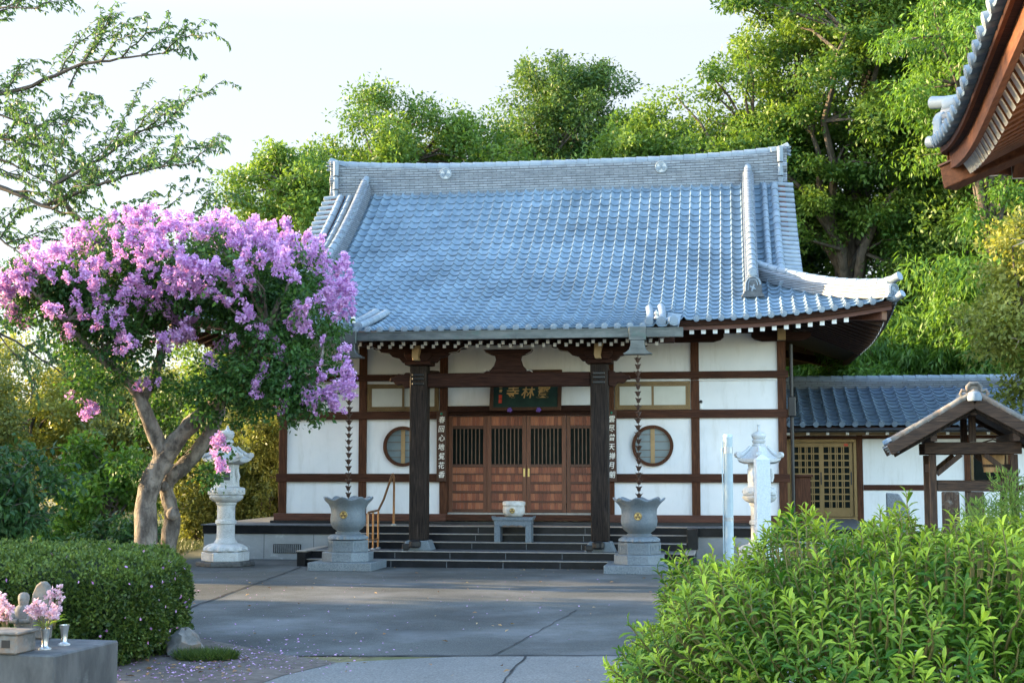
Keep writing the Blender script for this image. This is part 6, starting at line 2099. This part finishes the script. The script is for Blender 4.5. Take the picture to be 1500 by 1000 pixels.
# ------------------------------------------------------------------ grave block, vases and flowers, bottom left
kb = thing('stone_block', 'dark weathered concrete block with a flat top in the bottom left corner', 'stone block', (-3.59, 11.34, 0), R(-13))
MB().prism([(-2.2, 0), (0, 0), (0, 1.02), (-2.2, 1.02)], lambda a, y, z: (a, y, z), 0, .485).build('block', M['blockstone'], kb, .014)
def flowers(name, label, P0, rad, n, m, seed, hgt, group, lf=True, spreadz=.09):
    rg = rng_(seed)
    t = thing(name, label, 'flowers', P0, 0, group)
    K = 13
    kc = rdir(rg, K) * np.array([rad, rad * .8, spreadz]) * rg.uniform(.5, 1, (K, 1)) + np.array([0, 0, hgt])
    idx = rg.integers(0, K, n)
    d = rdir(rg, n)
    V, F, ti = quad_leaves(kc[idx] + d * .012, unit(d + rg.normal(size=(n, 3)) * .4), unit(rg.normal(size=(n, 3))), .034 * rg.uniform(.7, 1.3, n), .030 * rg.uniform(.7, 1.2, n), np.clip(rg.normal(.55, .28, n), 0, 1), .12)
    link('petals', np_mesh('petals', V, F, M[m], ti), None, t)
    s = MB()
    for c in kc: s.tube([(0, 0, -.05), tuple(c * np.array([.6, .6, .6])), tuple(c)], [.003, .003, .002], 4, cap=False)
    s.build('stalks', M['stem'], t, fix=False)
    if lf:
        n2 = 12
        a = rg.uniform(0, 6.28, n2)
        D = np.stack([np.cos(a), np.sin(a), rg.uniform(.2, .8, n2)], -1)
        V, F, ti = place_leaves(np.tile(np.array([0, 0, .0]), (n2, 1)) + D * .02, D, np.tile(np.array([0, 0, 1.]), (n2, 1)) + rg.normal(size=(n2, 3)) * .2, .085 * rg.uniform(.7, 1.2, n2), .034 * rg.uniform(.8, 1.2, n2), np.clip(rg.normal(.75, .2, n2), 0, 1))
        link('leaves', np_mesh('leaves', V, F, M['lf_pieris'], ti, True), None, t)
def vase(label, x, y, h, r_):
    t = thing('flower_vase', label, 'vase', (x, y, .486), 0, 'metal grave vases')
    MB().lathe([(.045, 0), (.047, .012), (.03, .02), (r_ * .75, .03), (r_ * .9, h * .6), (r_ * 1.25, h - .008), (r_ * 1.3, h), (r_ * 1.1, h), (r_ * .8, h * .6), (.01, h * .5)], 20).build('cup', M['vase'], t, 0, 40)
    MB().lathe([(.05, -.001), (.05, .01), (.046, .012)], 18, (0, 0, 0)).build('foot', M['whitestone'], t)
vx = at(66, 943, 11.72); vy = at(94, 937, 12.0)
vase('short metal vase holding the full pink flowers', vx.x, vx.y, .165, .032)
vase('metal vase with a flat rim beside the pink flower vase', vy.x, vy.y, .165, .032)
FG = 'pink artificial flowers on the stone block'
flowers('flower_bunch', 'full bunch of pale pink flowers with green leaves in the metal vase', (vx.x, vx.y, .655), .145, 420, 'pinkpetal', 5, .155, FG)
flowers('flower_bunch', 'thin pink spray leaning behind the metal vases', (vy.x - .10, vy.y + .05, .66), .08, 150, 'pinkpetal', 6, .19, FG, True, .12)
fl = at(10, 915, 11.75)
flowers('flower_bunch', 'pale pink flower spray at the left edge by the stone incense box', (fl.x, fl.y, .60), .10, 330, 'pinkpetal', 7, .25, FG, True, .17)
# stone incense box with a square hole
ib = thing('stone_incense_box', 'small grey stone incense box with a square opening at left edge', 'stone box', (-4.03, 11.55, .486), R(-13))
MB().box(-.28, .16, -.14, .14, 0, .15).build('box_body', M['oldstone'], ib, .012)
MB().box(-.30, .18, -.16, .16, .151, .175).build('lid', M['oldstone'], ib, .008)
MB().box(.03, .10, -.146, -.139, .05, .11).build('opening', M['black'], ib)
MB().box(-.13, -.06, -.146, -.139, .05, .11).build('opening', M['black'], ib)
sp = thing('stone_pillar', 'upright grey stone pillar cut off by the left edge', 'stone pillar', (-4.62, 12.3, 0), R(-13))
MB().box(-.16, .16, -.12, .12, 0, 1.17).build('shaft', M['oldstone'], sp, .015)
MB().box(-.24, .24, -.2, .2, 0, .5).build('base', M['blockstone'], sp, .01)
# little worn statue before its halo slab
hx_ = at(58, 938, 12.35)
hs = thing('halo_slab', 'leaf shaped old stone slab standing behind the small worn statue', 'stone slab', (hx_.x, hx_.y + .05, .486), R(-20))
pl_ = [(-.085, 0), (.085, 0), (.10, .22), (.10, .38), (.06, .46), (.01, .50), (-.05, .46), (-.09, .38), (-.10, .22)]
MB().prism(pl_, lambda a, z, q: (a, q, z), -.04, .04).build('slab', M['oldstone'], hs, .018)
js = thing('stone_statue', 'small worn standing stone statue among the pink flowers', 'statue', (at(33, 940, 12.0).x, 12.0, .486), R(-8))
st = MB()
st.lathe([(.075, 0), (.085, .05), (.075, .12), (.085, .2), (.09, .26), (.07, .31), (.035, .335)], 16, mod=lambda a, i: (1 - .25 * abs(math.sin(a)), 0))
st.lathe([(.036, .325), (.040, .345), (.045, .38), (.042, .41), (.026, .428), (.005, .433)], 14, mod=lambda a, i: (1 + .06 * math.sin(2 * a + 1), 0))
st.tube([(-.07, -.02, .27), (-.075, -.06, .2), (-.01, -.085, .2)], [.025, .025, .02], 8)
st.tube([(.07, -.02, .27), (.075, -.06, .2), (.01, -.085, .2)], [.025, .025, .02], 8)
st.tube([(0, -.055, .385), (0, -.064, .375)], [.01, .006], 6)
st.build('figure', M['oldstone'], js, 0, 60)
# spotlight above the hedge, rock and grass tuft at its foot
s0 = at(175, 818, 15.6)
sl_ = thing('spotlight', 'small black spotlight standing among the hedge top', 'spotlight', (s0.x, s0.y, .45))
MB().tube([(0, 0, -.45), (0, 0, s0.z - .48)], .012, 6).build('spike', M['black'], sl_)
hd_ = MB().tube([(-.05, -.06, s0.z - .43), (.02, .02, s0.z - .45), (.08, .07, s0.z - .48)], [.055, .05, .03], 14).build('lamp_head', M['black'], sl_, 0, 40)
MB().tube([(-.053, -.063, s0.z - .429), (-.056, -.067, s0.z - .428)], [.048, .045], 14).build('lens', M['vase'], hd_)
rk = thing('rock', 'grey rock at the right foot of the clipped hedge', 'rock', (-3.42, 15.1, 0))
rgk = random.Random(8)
MB().lathe([(.16, 0), (.2, .05), (.18, .14), (.12, .22), (.05, .27), (.005, .28)], 12, mod=lambda a, i: (1 + .22 * math.sin(3 * a + i * 2.1) + .12 * math.sin(5 * a - i), .02 * math.sin(4 * a + i))).build('stone', M['oldstone'], rk, .01, 50)
gt = thing('grass_tuft', 'low dark grass tuft beside the rock on the bare soil', 'grass tuft', (-3.12, 14.75, .01))
rg = rng_(63)
n = 2600
a, r_ = rg.uniform(0, 6.28, n), np.sqrt(rg.random(n))
P_ = np.stack([.30 * r_ * np.cos(a), .20 * r_ * np.sin(a), np.zeros(n)], -1)
D_ = unit(np.stack([rg.normal(0, .5, n) + P_[:, 0] * 2, rg.normal(0, .5, n) + P_[:, 1] * 2, rg.uniform(.5, 1.1, n)], -1))
V, F, ti = quad_leaves(P_, D_, unit(rg.normal(size=(n, 3))), .12 * rg.uniform(.5, 1.2, n), .008, np.clip(rg.normal(.3, .2, n), 0, 1), .2)
link('blades', np_mesh('blades', V, F, M['lf_box'], ti), None, gt)

# ------------------------------------------------------------------ litter on the ground
def scatter(name, pts, L, W, m, seed, z=.02, kind='stuff'):
    rg = rng_(seed)
    n = len(pts)
    P = np.column_stack([pts, np.full(n, z) + rg.uniform(0, .006, n)])
    a = rg.uniform(0, 6.28, n)
    D = np.stack([np.cos(a), np.sin(a), rg.uniform(-.1, .3, n)], -1)
    V, F, ti = quad_leaves(P, D, unit(np.stack([rg.normal(0, .25, n), rg.normal(0, .25, n), np.ones(n)], -1)), L * rg.uniform(.6, 1.4, n), W * rg.uniform(.6, 1.4, n), rg.random(n), .12)
    return tag(link(name, np_mesh(name, V, F, M[m], ti), None), 'scattered ' + name.replace('_', ' ') + ' on the ground near the hedge', name.replace('_', ' '), kind=kind)
rg = rng_(91)
pts = np.concatenate([rg.normal((-2.75, 14.5), (.55, .75), (420, 2)), rg.normal((-3.3, 13.6), (.5, .5), (150, 2)), rg.uniform((-4, 16), (1.5, 26), (110, 2)), rg.normal((-6.5, 23.5), (1.2, 1.6), (300, 2)), rg.normal((-2.4, 16.3), (.7, 1.0), (50, 2))])
scatter('fallen_petals', pts, .026, .024, 'fallen', 92)
pts = np.concatenate([rg.uniform((-5, 16), (6, 28), (110, 2)), rg.normal((-3.2, 14.1), (.4, .4), (60, 2)), rg.uniform((-2, 11), (2, 15), (26, 2)), rg.uniform((-1.5, 27.2), (3.0, 28.3), (14, 2))])
scatter('dry_leaves', pts, .065, .03, 'dryleaf', 93)
# petals caught on the hedge
rg = rng_(94)
P_, N_ = superell(260, (-5.27, 15.35, .48), tuple(np.array(hr) * 1.03), 4.5, 95)
n = len(P_)
V, F, ti = quad_leaves(P_, rdir(rg, n), N_, .036 * rg.uniform(.6, 1.4, n), .03 * rg.uniform(.6, 1.4, n), rg.random(n), .1)
tag(link('hedge_petals', np_mesh('hedge_petals', V, F, M['fallen'], ti), None), 'purple petals caught on the clipped hedge', 'petals', kind='stuff')
# rough grass along the yard's far left edge
pts_n = 26000
P2d = np.concatenate([rg.uniform((-13, 28.8), (-7.4, 42), (pts_n, 2)), rg.uniform((-22, 40), (-6, 60), (9000, 2))])
n = len(P2d)
P_ = np.column_stack([P2d, np.zeros(n)])
D_ = unit(np.stack([rg.normal(0, .35, n), rg.normal(0, .35, n), np.ones(n)], -1))
V, F, ti = quad_leaves(P_, D_, unit(rg.normal(size=(n, 3)) * np.array([1, 1, .2])), .16 * rg.uniform(.5, 1.4, n), .02, rg.random(n), .1)
tag(link('rough_grass', np_mesh('rough_grass', V, F, M['grassblade'], ti), None), 'short dry grass beyond the left edge of the courtyard', 'grass', kind='stuff')
